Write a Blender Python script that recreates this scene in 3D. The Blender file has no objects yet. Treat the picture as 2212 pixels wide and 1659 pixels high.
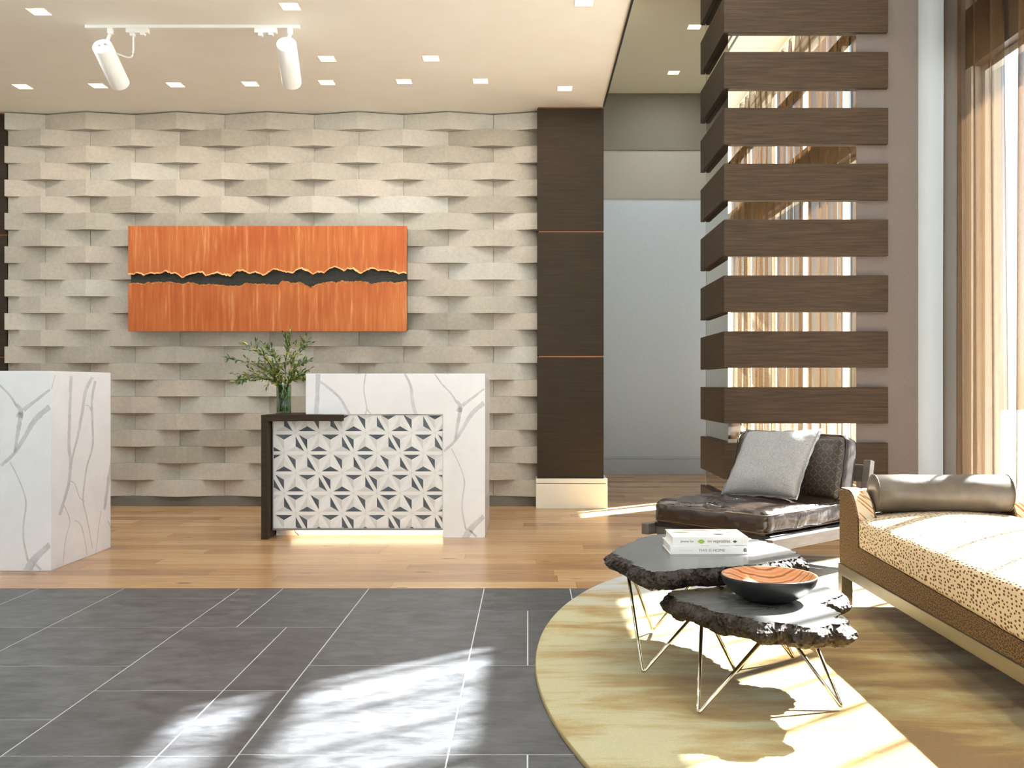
import bpy, bmesh, math, random
from mathutils import Vector, Matrix, noise as mn

S = bpy.context.scene
COL = S.collection
PI = math.pi
rnd = random.Random(7)

# ------------------------------------------------------------------ camera model
F = 2146.0; CX = 1141.0; CY = 833.0; CH = 1.07
def pt(x, y, Y):
    return Vector(((x - CX) * Y / F, Y, CH - (y - CY) * Y / F))
def atz(x, y, z):
    Y = (CH - z) * F / (y - CY)
    return Vector(((x - CX) * Y / F, Y, z))

cam = bpy.data.cameras.new('camera')
camo = bpy.data.objects.new('camera', cam); COL.objects.link(camo)
camo.location = (0, 0, CH); camo.rotation_euler = (PI / 2, 0, 0)
cam.sensor_width = 36; cam.lens = 36 * F / 2212
cam.shift_x = -(CX - 1106) / 2212; cam.shift_y = (CY - 829.5) / 2212
cam.clip_start = 0.05; cam.clip_end = 200
S.camera = camo

# ------------------------------------------------------------------ materials
def lin(c):
    return tuple(((v / 255) / 12.92 if v / 255 <= .04045 else ((v / 255 + .055) / 1.055) ** 2.4) for v in c) + (1,)

class NT:
    def __init__(s, name):
        s.m = bpy.data.materials.new(name); s.m.use_nodes = True
        s.t = s.m.node_tree; s.n = s.t.nodes; s.l = s.t.links
        s.b = s.n['Principled BSDF']; s.out = s.n['Material Output']
    def add(s, ty, **kw):
        n = s.n.new(ty)
        for k, v in kw.items(): setattr(n, k, v)
        return n
    def link(s, a, b): s.l.new(a, b)
    def math(s, op, a, b=None, c=None):
        n = s.add('ShaderNodeMath', operation=op)
        for i, v in enumerate((a, b, c)):
            if v is None: continue
            if hasattr(v, 'links'): s.link(v, n.inputs[i])
            else: n.inputs[i].default_value = v
        return n.outputs[0]
    def coord(s, scale=(1, 1, 1), island=0.0, rot=(0, 0, 0)):
        tc = s.add('ShaderNodeTexCoord'); mp = s.add('ShaderNodeMapping')
        mp.inputs['Scale'].default_value = scale; mp.inputs['Rotation'].default_value = rot
        src = tc.outputs['Object']
        if island:
            g = s.add('ShaderNodeNewGeometry')
            v = s.add('ShaderNodeVectorMath', operation='SCALE'); v.inputs[0].default_value = (3.1, 7.7, 5.3)
            s.link(g.outputs['Random Per Island'], v.inputs['Scale'])
            v.inputs[0].default_value = (3.1 * island, 7.7 * island, 5.3 * island)
            a = s.add('ShaderNodeVectorMath', operation='ADD')
            s.link(src, a.inputs[0]); s.link(v.outputs[0], a.inputs[1]); src = a.outputs[0]
        s.link(src, mp.inputs['Vector'])
        return mp.outputs[0]
    def noise(s, vec, scale, detail=4, rough=.55, dist=0):
        n = s.add('ShaderNodeTexNoise'); n.inputs['Scale'].default_value = scale
        n.inputs['Detail'].default_value = detail; n.inputs['Roughness'].default_value = rough
        n.inputs['Distortion'].default_value = dist
        s.link(vec, n.inputs['Vector']); return n.outputs['Fac']
    def ramp(s, fac, stops):
        r = s.add('ShaderNodeValToRGB'); cr = r.color_ramp
        while len(cr.elements) < len(stops): cr.elements.new(.5)
        for e, (p, c) in zip(cr.elements, stops):
            e.position = p; e.color = c if len(c) == 4 else tuple(c) + (1,)
        s.link(fac, r.inputs[0]); return r.outputs[0]
    def mix(s, fac, a, b, blend='MIX'):
        n = s.add('ShaderNodeMix', data_type='RGBA', blend_type=blend)
        for i, v in ((0, fac), (6, a), (7, b)):
            if hasattr(v, 'links'): s.link(v, n.inputs[i])
            else: n.inputs[i].default_value = v
        return n.outputs[2]
    def bump(s, h, strength=.3, dist=.01):
        b = s.add('ShaderNodeBump'); b.inputs['Strength'].default_value = strength
        b.inputs['Distance'].default_value = dist
        s.link(h, b.inputs['Height']); s.link(b.outputs[0], s.b.inputs['Normal'])
    def set(s, rough=.5, metal=0, spec=.5, color=None):
        s.b.inputs['Roughness'].default_value = rough; s.b.inputs['Metallic'].default_value = metal
        s.b.inputs['Specular IOR Level'].default_value = spec
        if color is not None:
            if hasattr(color, 'links'): s.link(color, s.b.inputs['Base Color'])
            else: s.b.inputs['Base Color'].default_value = color
        return s.m

def plain(name, c, rough=.5, metal=0, spec=.5):
    return NT(name).set(rough, metal, spec, lin(c))

def grain(name, c1, c2, scale, nscale=1.0, rough=.4, bump=.0, island=0, var=0.0, spec=.5, detail=6, metal=0, dist=.3, lo=.3, hi=.7, bd=.004):
    t = NT(name); v = t.coord(scale, island)
    f = t.noise(v, nscale, detail, .6, dist)
    col = t.ramp(f, [(lo, lin(c1)), (hi, lin(c2))])
    if var:
        g = t.add('ShaderNodeNewGeometry')
        k = t.math('MULTIPLY_ADD', g.outputs['Random Per Island'], var, 1 - var / 2)
        h = t.add('ShaderNodeHueSaturation'); t.link(k, h.inputs['Value']); t.link(col, h.inputs['Color']); col = h.outputs[0]
    if bump: t.bump(f, bump, bd)
    return t.set(rough, metal, spec, col)

def emit(name, c, strength):
    t = NT(name); t.b.inputs['Base Color'].default_value = (0, 0, 0, 1)
    t.b.inputs['Emission Color'].default_value = c + (1,) if len(c) == 3 else c
    t.b.inputs['Emission Strength'].default_value = strength
    return t.m

M = {}
M['spandrel_backlit'] = plain('backlit_dark_spandrel', (66, 54, 44), .6)  # beam darkened in its colour to look backlit behind the curtain
M['white'] = plain('white_paint', (236, 233, 224), .7)
M['ceil'] = grain('soffit_plaster', (238, 234, 222), (242, 239, 230), (3, 3, 3), 1, .8)
M['corr_ceil'] = plain('corridor_ceiling_paint', (200, 192, 165), .8)
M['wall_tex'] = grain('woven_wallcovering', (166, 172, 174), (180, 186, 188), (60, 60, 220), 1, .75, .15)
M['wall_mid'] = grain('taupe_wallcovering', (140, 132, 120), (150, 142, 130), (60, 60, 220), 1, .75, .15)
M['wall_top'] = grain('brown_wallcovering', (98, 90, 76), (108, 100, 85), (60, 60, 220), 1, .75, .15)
M['pier'] = grain('pier_wallcovering', (102, 92, 87), (112, 102, 97), (90, 90, 260), 1, .8, .2)
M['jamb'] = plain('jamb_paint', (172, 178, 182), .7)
M['base_grey'] = plain('grey_baseboard_paint', (160, 164, 166), .5)
M['base_dark'] = plain('dark_baseboard_paint', (112, 108, 98), .6)
M['cream'] = plain('cream_lacquer', (220, 215, 198), .4)
M['black'] = plain('black_trim', (12, 12, 12), .5)
M['wenge'] = grain('dark_veneer', (48, 38, 28), (61, 50, 38), (3, 30, 60), 1, .62, .05, detail=5, spec=.2)
M['slat'] = grain('walnut_slat_veneer', (45, 34, 23), (75, 58, 40), (3, 3, 70), 1.3, .6, .08, detail=7, island=1, spec=.25)
M['copper_line'] = plain('copper_reveal', (150, 92, 58), .4, .6)
M['stone'] = None
M['steel'] = plain('champagne_steel', (212, 204, 184), .14, 1)
M['fixture'] = plain('white_fixture', (244, 243, 238), .35)
M['fixture_grey'] = plain('fixture_grey', (150, 150, 150), .5)
M['glow'] = emit('downlight_glow', (1, .9, .74), 14)
M['glow_white'] = emit('downlight_white_glow', (1, .97, .9), 14)
M['led'] = emit('warm_led', (1, .76, .5), 6)
M['spot_lens'] = emit('spot_lens_glow', (1, .88, .7), 4)
M['reflector'] = plain('downlight_reflector', (235, 215, 185), .4)
M['window_frame'] = plain('white_window_frame', (226, 226, 222), .4)

# stone wave tile: each tile its own tone
def stone():
    t = NT('honed_limestone')
    v = t.coord((1, 1, 1), 1)
    f = t.noise(v, 38, 8, .7)
    f2 = t.noise(v, 4, 3)
    c = t.ramp(f, [(.3, lin((184, 181, 173))), (.72, lin((204, 201, 193)))])
    g = t.add('ShaderNodeNewGeometry')
    r = t.ramp(g.outputs['Random Per Island'], [(0, lin((218, 212, 203))), (.3, lin((240, 236, 228))), (.7, lin((246, 238, 230))), (1, lin((255, 255, 252)))])
    c = t.mix(1.0, c, r, 'MULTIPLY')
    c2 = t.ramp(f2, [(.3, (.9, .9, .9, 1)), (.7, (1, 1, 1, 1))])
    c = t.mix(1.0, c, c2, 'MULTIPLY')
    t.bump(f, .15, .004)
    return t.set(.75, 0, .3, c)
M['stone'] = stone()

def oak():
    t = NT('oak_planks')
    v = t.coord((2.0, 26, 1), 1)
    f = t.noise(v, 1.2, 8, .65, .6)
    c = t.ramp(f, [(.25, lin((160, 122, 82))), (.5, lin((194, 157, 115))), (.75, lin((208, 176, 136)))])
    g = t.add('ShaderNodeNewGeometry')
    r = t.ramp(g.outputs['Random Per Island'], [(0, lin((196, 184, 176))), (.3, lin((228, 216, 205))), (.75, lin((244, 238, 228))), (1, lin((255, 255, 255)))])
    c = t.mix(1.0, c, r, 'MULTIPLY')
    # knots
    vk = t.coord((1.6, 5, 1), 1); vo = t.add('ShaderNodeTexVoronoi'); vo.inputs['Scale'].default_value = 1.1
    t.link(vk, vo.inputs['Vector'])
    k = t.ramp(vo.outputs['Distance'], [(.03, (1, 1, 1, 1)), (.10, (0, 0, 0, 1))])
    c = t.mix(k, c, lin((92, 62, 38)))
    t.bump(f, .04, .002)
    return t.set(.27, 0, .6, c)
M['oak'] = oak()

def slate():
    t = NT('grey_floor_tile')
    v = t.coord((5, 9, 1), 1); f = t.noise(v, 1.4, 9, .72, .3)
    v2 = t.coord((3, 60, 1), 1); f2 = t.noise(v2, 1.0, 5, .6)
    c = t.ramp(f, [(.36, lin((60, 62, 65))), (.64, lin((100, 102, 105)))])
    c2 = t.ramp(f2, [(.3, (.74, .74, .74, 1)), (.7, (1, 1, 1, 1))])
    c = t.mix(1.0, c, c2, 'MULTIPLY')
    g = t.add('ShaderNodeNewGeometry')
    r = t.ramp(g.outputs['Random Per Island'], [(0, (.8, .79, .79, 1)), (1, (1, 1, 1, 1))])
    c = t.mix(1.0, c, r, 'MULTIPLY')
    t.bump(f2, .08, .003)
    return t.set(.42, 0, .5, c)
M['slate'] = slate()
M['grout'] = plain('pale_grout', (206, 208, 206), .8)
M['seam'] = plain('plank_seam', (104, 76, 50), .8)

M['marble'] = grain('calacatta_marble', (232, 232, 234), (242, 242, 243), (4, 4, 4), 1, .18)
M['vein'] = grain('marble_vein', (190, 190, 192), (216, 216, 218), (18, 18, 18), 1, .2)
def smallmarble(name, a, b):
    return grain(name, a, b, (9, 9, 9), 1.5, .2, 0, 1, .1, detail=7, lo=.35, hi=.6)
M['tile_white'] = smallmarble('white_marble_piece', (228, 228, 229), (242, 242, 243))
M['tile_grey'] = smallmarble('grey_marble_piece', (204, 204, 203), (222, 222, 221))
M['tile_slate'] = grain('slate_piece', (74, 82, 91), (98, 106, 114), (9, 9, 9), 1.5, .25, 0, 1, .25)
M['tile_border'] = plain('white_thassos', (240, 241, 240), .2)
M['tile_joint'] = plain('tile_joint', (188, 186, 180), .6)

def copper():
    t = NT('brushed_copper')
    v = t.coord((14, 1, .9)); f = t.noise(v, 2.2, 7, .62, .2)
    v2 = t.coord((1.1, 1, 1.4)); f2 = t.noise(v2, 1.2, 2)
    c = t.ramp(f, [(.3, lin((180, 98, 50))), (.55, lin((196, 118, 68))), (.72, lin((220, 162, 114)))])
    c2 = t.ramp(f2, [(.3, lin((236, 206, 190))), (.7, lin((255, 255, 240)))])
    c = t.mix(1.0, c, c2, 'MULTIPLY')
    return t.set(.45, .35, .4, c)
M['copper'] = copper()
M['copper_lip'] = grain('torn_copper_lip', (200, 110, 50), (255, 190, 130), (60, 60, 60), 1, .35, .8, metal=.3)  # paler than the sheet, to brighten a lip that lies in shadow
M['patina'] = grain('dark_patina', (22, 26, 20), (52, 52, 40), (12, 12, 30), 1, .55, .5, dist=1.5)

def leather(name, c1, c2, rough, s=5, wr_=8, wd_=.03):
    t = NT(name); v = t.coord((1, 1, 1)); f = t.noise(v, s, 5, .6)
    c = t.ramp(f, [(.3, lin(c1)), (.7, lin(c2))])
    f2 = t.noise(t.coord((1, 1, .6)), wr_, 2, .5, 1.6)
    t.bump(f2, .3, wd_)
    return t.set(rough, 0, .55, c)
M['leather'] = leather('brown_leather', (38, 25, 16), (47, 32, 21), .26)
M['bolster'] = leather('taupe_leather', (76, 68, 58), (104, 94, 82), .38, 8, 5, .012)
M['seam_thread'] = plain('leather_seam', (92, 72, 52), .5)

def quilt():
    t = NT('embossed_leather')
    tc = t.add('ShaderNodeTexCoord'); sp = t.add('ShaderNodeSeparateXYZ'); t.link(tc.outputs['UV'], sp.inputs[0])
    x, z = sp.outputs[0], sp.outputs[1]
    s = 19.0
    u = t.math('FRACT', t.math('MULTIPLY', t.math('ADD', x, z), s))
    w = t.math('FRACT', t.math('MULTIPLY', t.math('SUBTRACT', x, z), s))
    def line(a, b):
        l = t.math('LESS_THAN', t.math('ABSOLUTE', t.math('SUBTRACT', a, .5)), .05)
        d = t.math('LESS_THAN', t.math('ABSOLUTE', t.math('SUBTRACT', b, 1.0 if False else .0)), .36)
        d2 = t.math('GREATER_THAN', b, .64)
        return t.math('MULTIPLY', l, t.math('MAXIMUM', d, d2))
    k = t.math('MAXIMUM', line(u, w), line(w, u))
    c = t.mix(k, lin((46, 36, 27)), lin((84, 79, 70)))
    return t.set(.34, 0, .5, c)
M['quilt'] = quilt()

M['linen'] = grain('grey_linen', (120, 119, 120), (164, 163, 164), (120, 120, 420), 1, .9, .4, spec=.2, detail=3, bd=.002)
M['chair_wood'] = grain('grey_brown_wood', (74, 68, 63), (102, 95, 88), (4, 4, 30), 1, .4)
M['chaise_metal'] = grain('olive_bronze_frame', (116, 106, 82), (132, 122, 96), (40, 3, 40), 1, .36, metal=.55)

def dots(name, base1, base2, dot1, dot2, su, sv, thr, rough=.8):
    t = NT(name)
    tc = t.add('ShaderNodeTexCoord'); sp = t.add('ShaderNodeSeparateXYZ'); t.link(tc.outputs['Object'], sp.inputs[0])
    u = t.math('MULTIPLY', t.math('MULTIPLY_ADD', sp.outputs[0], .73, sp.outputs[1]), su)
    v = t.math('MULTIPLY', t.math('ADD', sp.outputs[2], sp.outputs[0]), sv)
    cb = t.add('ShaderNodeCombineXYZ'); t.link(u, cb.inputs[0]); t.link(v, cb.inputs[1])
    vo = t.add('ShaderNodeTexVoronoi', voronoi_dimensions='2D'); vo.inputs['Scale'].default_value = 1
    vo.inputs['Randomness'].default_value = .75
    t.link(cb.outputs[0], vo.inputs['Vector'])
    vec = t.coord((1, 1, 1)); n = t.noise(vec, 9, 3); n2 = t.noise(vec, 90, 3)
    th = t.math('MULTIPLY_ADD', n, .25, thr - .125)
    d = t.math('MULTIPLY_ADD', n2, .25, vo.outputs['Distance'])
    k = t.math('LESS_THAN', d, t.math('ADD', th, .125))
    b = t.mix(n, lin(base1), lin(base2)); dc = t.mix(n, lin(dot1), lin(dot2))
    c = t.mix(k, b, dc)
    t.bump(n2, .3, .002)
    return t.set(rough, 0, .2, c)
M['dots'] = dots('cream_dotted_fabric', (196, 178, 150), (210, 193, 166), (92, 60, 34), (116, 78, 44), 38, 68, .27)
M['weave'] = dots('brown_dotted_fabric', (104, 82, 55), (120, 97, 67), (62, 45, 28), (78, 58, 36), 84, 130, .34)
M['dots_big'] = dots('large_dotted_fabric', (200, 182, 154), (210, 193, 166), (160, 98, 46), (182, 118, 62), 45, 50, .27)

def rugm():
    t = NT('painterly_rug')
    v = t.coord((1.5, 6, 1)); f = t.noise(v, .9, 9, .66, .4)
    v2 = t.coord((.8, 1.1, 1)); f2 = t.noise(v2, .85, 3, .5)
    v4 = t.coord((1.3, 2.4, 1)); g2 = t.noise(v4, 1.1, 3)
    tc = t.add('ShaderNodeTexCoord'); sp = t.add('ShaderNodeSeparateXYZ'); t.link(tc.outputs['Object'], sp.inputs[0])
    val = t.math('ADD', t.math('MULTIPLY', f, .62), t.math('MULTIPLY', g2, .38))
    val = t.math('MULTIPLY_ADD', val, 1.35, -.175)
    val = t.math('ADD', val, t.math('MULTIPLY_ADD', sp.outputs[0], -.075, .07))
    gold = t.ramp(val, [(.37, lin((134, 100, 46))), (.45, lin((160, 126, 64))), (.53, lin((172, 152, 98))), (.61, lin((186, 178, 138)))])
    blue = t.ramp(f, [(.38, lin((150, 118, 66))), (.47, lin((176, 168, 140))), (.56, lin((180, 184, 188)))])
    far = t.math('MULTIPLY_ADD', sp.outputs[1], 1.6, -7.4)          # far end of the rug fades to grey-blue
    k = t.math('MULTIPLY_ADD', f2, 3.0, -1.9)
    k = t.math('MAXIMUM', k, far)
    kn = t.add('ShaderNodeClamp'); t.link(k, kn.inputs[0])
    c = t.mix(kn.outputs[0], gold, blue)
    pile = t.noise(t.coord((1, 1, 1)), 220, 2)
    pc = t.ramp(pile, [(.3, (.82, .82, .82, 1)), (.7, (1, 1, 1, 1))])
    c = t.mix(1.0, c, pc, 'MULTIPLY')
    t.bump(pile, .5, .004)
    m = t.set(.85, 0, .15, c)
    t.b.inputs['Sheen Weight'].default_value = .25
    return m
M['rug'] = rugm()
M['rug_edge'] = plain('rug_binding', (150, 132, 92), .9)

M['slab_top'] = grain('satin_slab_top', (92, 92, 90), (106, 106, 103), (3, 14, 1), 1, .27, 0, spec=.55, detail=4)
def bark():
    t = NT('rough_slab_edge'); v = t.coord((1, 1, 1)); f = t.noise(v, 60, 6, .65)
    c = t.ramp(f, [(.3, lin((22, 15, 9))), (.7, lin((62, 46, 31)))])
    t.bump(f, .9, .012)
    return t.set(.36, 0, .38, c)
M['bark'] = bark()
M['bowl_out'] = plain('blackened_wood', (30, 30, 31), .42)
def bowlwood():
    t = NT('figured_bowl_wood'); v = t.coord((5, 9, 9), 0, (.3, .4, .6))
    w = t.add('ShaderNodeTexWave', wave_type='RINGS'); w.inputs['Scale'].default_value = 1.3
    w.inputs['Distortion'].default_value = 5; w.inputs['Detail'].default_value = 3; t.link(v, w.inputs['Vector'])
    c = t.ramp(w.outputs['Fac'], [(.0, lin((182, 128, 84))), (.5, lin((200, 150, 106))), (.88, lin((184, 130, 86))), (1, lin((120, 72, 42)))])
    f = t.noise(v, .7, 3, .6, 1)
    k = t.ramp(f, [(.66, (0, 0, 0, 1)), (.9, (.6, .6, .6, 1))])
    c = t.mix(k, c, lin((130, 74, 42)))
    return t.set(.35, 0, .4, c)
M['bowl_in'] = bowlwood()
M['cover'] = plain('white_book_cover', (238, 237, 235), .35)
M['pages'] = grain('book_pages', (226, 222, 214), (240, 237, 230), (1, 1, 400), 1, .8)
M['ink'] = plain('printed_ink', (70, 56, 48), .6)
M['ink_grey'] = plain('pale_printed_ink', (112, 120, 122), .6)
M['ink_pale'] = plain('faint_printed_ink', (198, 196, 194), .6)
M['green'] = plain('leaf_green_print', (146, 186, 62), .5)
M['teal'] = plain('dark_teal_print', (38, 66, 72), .5)
M['violet'] = plain('violet_print', (92, 76, 122), .5)
M['pink'] = plain('pink_print', (238, 160, 152), .5)
M['black_ink'] = plain('black_print', (24, 24, 26), .5)
def leafm():
    t = NT('willow_leaf'); g = t.add('ShaderNodeNewGeometry')
    c = t.ramp(g.outputs['Random Per Island'], [(0, lin((38, 62, 24))), (.55, lin((70, 98, 34))), (.8, lin((122, 136, 46))), (1, lin((206, 184, 88)))])
    return t.set(.4, 0, .4, c)
M['leaf'] = leafm()
M['stem'] = plain('green_stem', (66, 88, 40), .5)

def thin_glass(name, tint, refl, r=.0):
    t = NT(name); t.n.remove(t.b)
    tr = t.add('ShaderNodeBsdfTransparent'); tr.inputs[0].default_value = tint
    gl = t.add('ShaderNodeBsdfGlossy'); gl.inputs['Roughness'].default_value = r
    lw = t.add('ShaderNodeLayerWeight'); lw.inputs['Blend'].default_value = .5
    fr = t.math('MULTIPLY_ADD', t.math('POWER', lw.outputs['Facing'], 4), .6, refl)
    mx = t.add('ShaderNodeMixShader'); t.link(fr, mx.inputs[0])
    t.link(tr.outputs[0], mx.inputs[1]); t.link(gl.outputs[0], mx.inputs[2]); t.link(mx.outputs[0], t.out.inputs[0])
    return t.m
M['pane'] = thin_glass('window_glass', (.97, .98, .98, 1), .04)
M['vase'] = thin_glass('vase_glass', (.8, .9, .82, 1), .06)
M['water'] = thin_glass('vase_water', (.84, .92, .82, 1), .02)
M['mirror'] = NT('warm_mirror').set(.0, 1, .5, (.90, .84, .72, 1))
M['mirror_edge'] = plain('polished_mirror_edge', (160, 176, 176), .2)

def sheer():
    t = NT('sheer_brown_voile'); t.n.remove(t.b)
    tr = t.add('ShaderNodeBsdfTransparent'); tr.inputs[0].default_value = (1, .97, .93, 1)
    v = t.coord((300, 300, 6)); f = t.noise(v, 1, 2)
    c = t.ramp(f, [(.3, lin((68, 50, 32))), (.7, lin((90, 69, 48)))])
    df = t.add('ShaderNodeBsdfDiffuse'); tl = t.add('ShaderNodeBsdfTranslucent')
    t.link(c, df.inputs[0]); t.link(c, tl.inputs[0])
    m1 = t.add('ShaderNodeMixShader'); m1.inputs[0].default_value = .5
    t.link(df.outputs[0], m1.inputs[1]); t.link(tl.outputs[0], m1.inputs[2])
    lw = t.add('ShaderNodeLayerWeight'); lw.inputs['Blend'].default_value = .35
    fac = t.math('MULTIPLY_ADD', lw.outputs['Facing'], .66, .30)
    m2 = t.add('ShaderNodeMixShader'); t.link(fac, m2.inputs[0])
    t.link(tr.outputs[0], m2.inputs[1]); t.link(m1.outputs[0], m2.inputs[2]); t.link(m2.outputs[0], t.out.inputs[0])
    return t.m
M['sheer'] = sheer()
M['ground'] = grain('pale_paving', (158, 156, 152), (170, 168, 163), (1, 1, 1), 1, .9)

# ------------------------------------------------------------------ mesh helpers
class MB:
    def __init__(s, mtx=None):
        s.bm = bmesh.new(); s.mtx = mtx; s.uv = None
    def box(s, x0, x1, y0, y1, z0, z1, bev=0, mi=0, seg=2):
        r = bmesh.ops.create_cube(s.bm, size=1.0)
        vs = r['verts']
        for v in vs:
            v.co = Vector((x0 + (v.co.x + .5) * (x1 - x0), y0 + (v.co.y + .5) * (y1 - y0), z0 + (v.co.z + .5) * (z1 - z0)))
        fs = {f for v in vs for f in v.link_faces}
        for f in fs: f.material_index = mi
        if bev:
            es = list({e for v in vs for e in v.link_edges})
            bmesh.ops.bevel(s.bm, geom=es, offset=bev, segments=seg, affect='EDGES', profile=.5, clamp_overlap=True, material=mi)
        return s
    def face(s, pts, mi=0):
        vs = [s.bm.verts.new(p) for p in pts]
        f = s.bm.faces.new(vs); f.material_index = mi; return f
    def prism(s, poly, axis, a, b, mi=0, mi_side=None):
        # poly: list of 2d points; axis 'x': (y,z), 'y': (x,z), 'z': (x,y)
        def P(p, t):
            if axis == 'x': return (t, p[0], p[1])
            if axis == 'y': return (p[0], t, p[1])
            return (p[0], p[1], t)
        A = [s.bm.verts.new(P(p, a)) for p in poly]; B = [s.bm.verts.new(P(p, b)) for p in poly]
        n = len(poly)
        f1 = s.bm.faces.new(A); f2 = s.bm.faces.new(B[::-1]); f1.material_index = f2.material_index = mi
        for i in range(n):
            f = s.bm.faces.new((A[i], B[i], B[(i + 1) % n], A[(i + 1) % n]))
            f.material_index = mi if mi_side is None else mi_side
        return s
    def tube(s, path, r, n=10, mi=0, caps=True):
        path = [Vector(p) for p in path]; rings = []
        up = Vector((0, 0, 1))
        for i, p in enumerate(path):
            d = (path[min(i + 1, len(path) - 1)] - path[max(i - 1, 0)]).normalized()
            a = up if abs(d.dot(up)) < .95 else Vector((1, 0, 0))
            u = d.cross(a).normalized(); w = d.cross(u).normalized()
            rr = r[i] if isinstance(r, (list, tuple)) else r
            rings.append([s.bm.verts.new(p + (u * math.cos(2 * PI * k / n) + w * math.sin(2 * PI * k / n)) * rr) for k in range(n)])
        for a, b in zip(rings, rings[1:]):
            for k in range(n):
                f = s.bm.faces.new((a[k], a[(k + 1) % n], b[(k + 1) % n], b[k])); f.material_index = mi; f.smooth = True
        if caps:
            for rg in (rings[0], rings[-1]):
                f = s.bm.faces.new(rg); f.material_index = mi
        return s
    def loop(s, path, r, n=6, mi=0):
        path = [Vector(p) for p in path]; N = len(path); rings = []
        for i, p in enumerate(path):
            d = (path[(i + 1) % N] - path[i - 1]).normalized()
            a = Vector((0, 0, 1)) if abs(d.z) < .9 else Vector((1, 0, 0))
            u = d.cross(a).normalized(); w = d.cross(u).normalized()
            rings.append([s.bm.verts.new(p + (u * math.cos(2 * PI * k / n) + w * math.sin(2 * PI * k / n)) * r) for k in range(n)])
        for i in range(N):
            a, b = rings[i], rings[(i + 1) % N]
            for k in range(n):
                f = s.bm.faces.new((a[k], a[(k + 1) % n], b[(k + 1) % n], b[k])); f.material_index = mi; f.smooth = True
        return s
    def lathe(s, prof, c, n=48, mi=0, smooth=True):
        rings = []
        for r, z in prof:
            if r < 1e-6: rings.append([s.bm.verts.new((c[0], c[1], c[2] + z))])
            else: rings.append([s.bm.verts.new((c[0] + r * math.cos(2 * PI * k / n), c[1] + r * math.sin(2 * PI * k / n), c[2] + z)) for k in range(n)])
        for a, b in zip(rings, rings[1:]):
            for k in range(n):
                q = (k + 1) % n
                if len(a) == 1 and len(b) == 1: continue
                if len(a) == 1: f = s.bm.faces.new((a[0], b[k], b[q]))
                elif len(b) == 1: f = s.bm.faces.new((a[k], a[q], b[0]))
                else: f = s.bm.faces.new((a[k], a[q], b[q], b[k]))
                f.material_index = mi; f.smooth = smooth
        return s
    def build(s, name, mats, parent=None, smooth=False, recalc=True):
        if s.mtx is not None: bmesh.ops.transform(s.bm, matrix=s.mtx, verts=s.bm.verts)
        if parent is not None:
            o = Vector((0, 0, 0)); p = parent
            while p is not None: o += p.location; p = p.parent
            bmesh.ops.translate(s.bm, vec=-o, verts=s.bm.verts)
        if recalc: bmesh.ops.recalc_face_normals(s.bm, faces=s.bm.faces)
        me = bpy.data.meshes.new(name); s.bm.to_mesh(me); s.bm.free()
        if smooth:
            for p in me.polygons: p.use_smooth = True
        for m in (mats if isinstance(mats, list) else [mats]): me.materials.append(m)
        ob = bpy.data.objects.new(name, me); COL.objects.link(ob)
        if parent is not None: ob.parent = parent
        return ob

def tag(o, label, cat, group=None):
    o['label'] = label; o['category'] = cat
    if group: o['group'] = group
    return o
def thing(name, loc, label, cat, group=None):
    o = bpy.data.objects.new(name, None); COL.objects.link(o); o.location = loc
    o.empty_display_size = .1
    return tag(o, label, cat, group)
def struct(mb, name, mats, **k):
    o = mb.build(name, mats, **k); o['kind'] = 'structure'; return o
def copy_tree(o, parent=None):
    c = o.copy(); COL.objects.link(c)
    if parent is not None: c.parent = parent
    for ch in list(o.children): copy_tree(ch, c)
    return c

# ------------------------------------------------------------------ dimensions
ZS = 3.50          # soffit over the desks
ZL = 5.22          # tall lobby ceiling
ZC = 4.58          # corridor ceiling
XE = .65           # soffit edge
XW = 3.30          # window wall inner face
YB = 8.90          # back wall
YC = 11.96         # corridor end wall
YT = 5.243         # tile / oak joint
XL = -7.0; YR = -9.0

# ------------------------------------------------------------------ floor
fl = MB()
fl.face([(XL, YR, -.0008), (XW + .3, YR, -.0008), (XW + .3, YT, -.0008), (XL, YT, -.0008)], 1)
fl.face([(XL, YT, -.0008), (XW + .3, YT, -.0008), (XW + .3, YC + .1, -.0008), (XL, YC + .1, -.0008)], 3)
fl.box(XL, XW + .3, YR, YC + .1, -.12, -.008, mi=1)
g = .0023
def tile(x0, x1, y0, y1):
    if x1 - x0 < .03 or y1 - y0 < .03: return
    fl.face([(x0 + g, y0 + g, 0), (x1 - g, y0 + g, 0), (x1 - g, y1 - g, 0), (x0 + g, y1 - g, 0)], 0)
cols = []
x = -.232; wide = False
right = [(-.232, .45, 1), (.45, 1.06, 0), (1.06, 1.74, 1), (1.74, 2.35, 0), (2.35, 3.03, 1), (3.03, 3.6, 0)]
left = []; x = -.232; k = 0
while x > XL:
    w = .608 if k % 2 == 0 else .682
    left.append((max(x - w, XL), x, k % 2)); x -= w; k += 1
for x0, x1, sp in left + right:
    if sp == 0:
        ys = [YT]; ph = {(-.84): [4.72, 3.80, 2.88]}.get(round(x0, 2), [5.0, 4.40, 3.79, 3.18, 2.57])
        ys += ph
        while ys[-1] > YR: ys.append(ys[-1] - (.92 if abs(x0 + .84) < .01 else .61))
        for a, b in zip(ys, ys[1:]): tile(x0, x1, max(b, YR), a)
    else:
        ys = [YT, 4.40, 3.484, 2.87] if x0 < -1 else [YT, 4.72, 3.80, 2.88]
        while ys[-1] > YR: ys.append(ys[-1] - .915)
        for i, (a, b) in enumerate(zip(ys, ys[1:])):
            t = .23 if ((i % 2 == 0) == (x0 < -1)) else .452
            if x0 < -1 and i == 2: t = .452
            tile(x0, x0 + t, max(b, YR), a); tile(x0 + t, x1, max(b, YR), a)
y = YT; r2 = random.Random(3)
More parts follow.
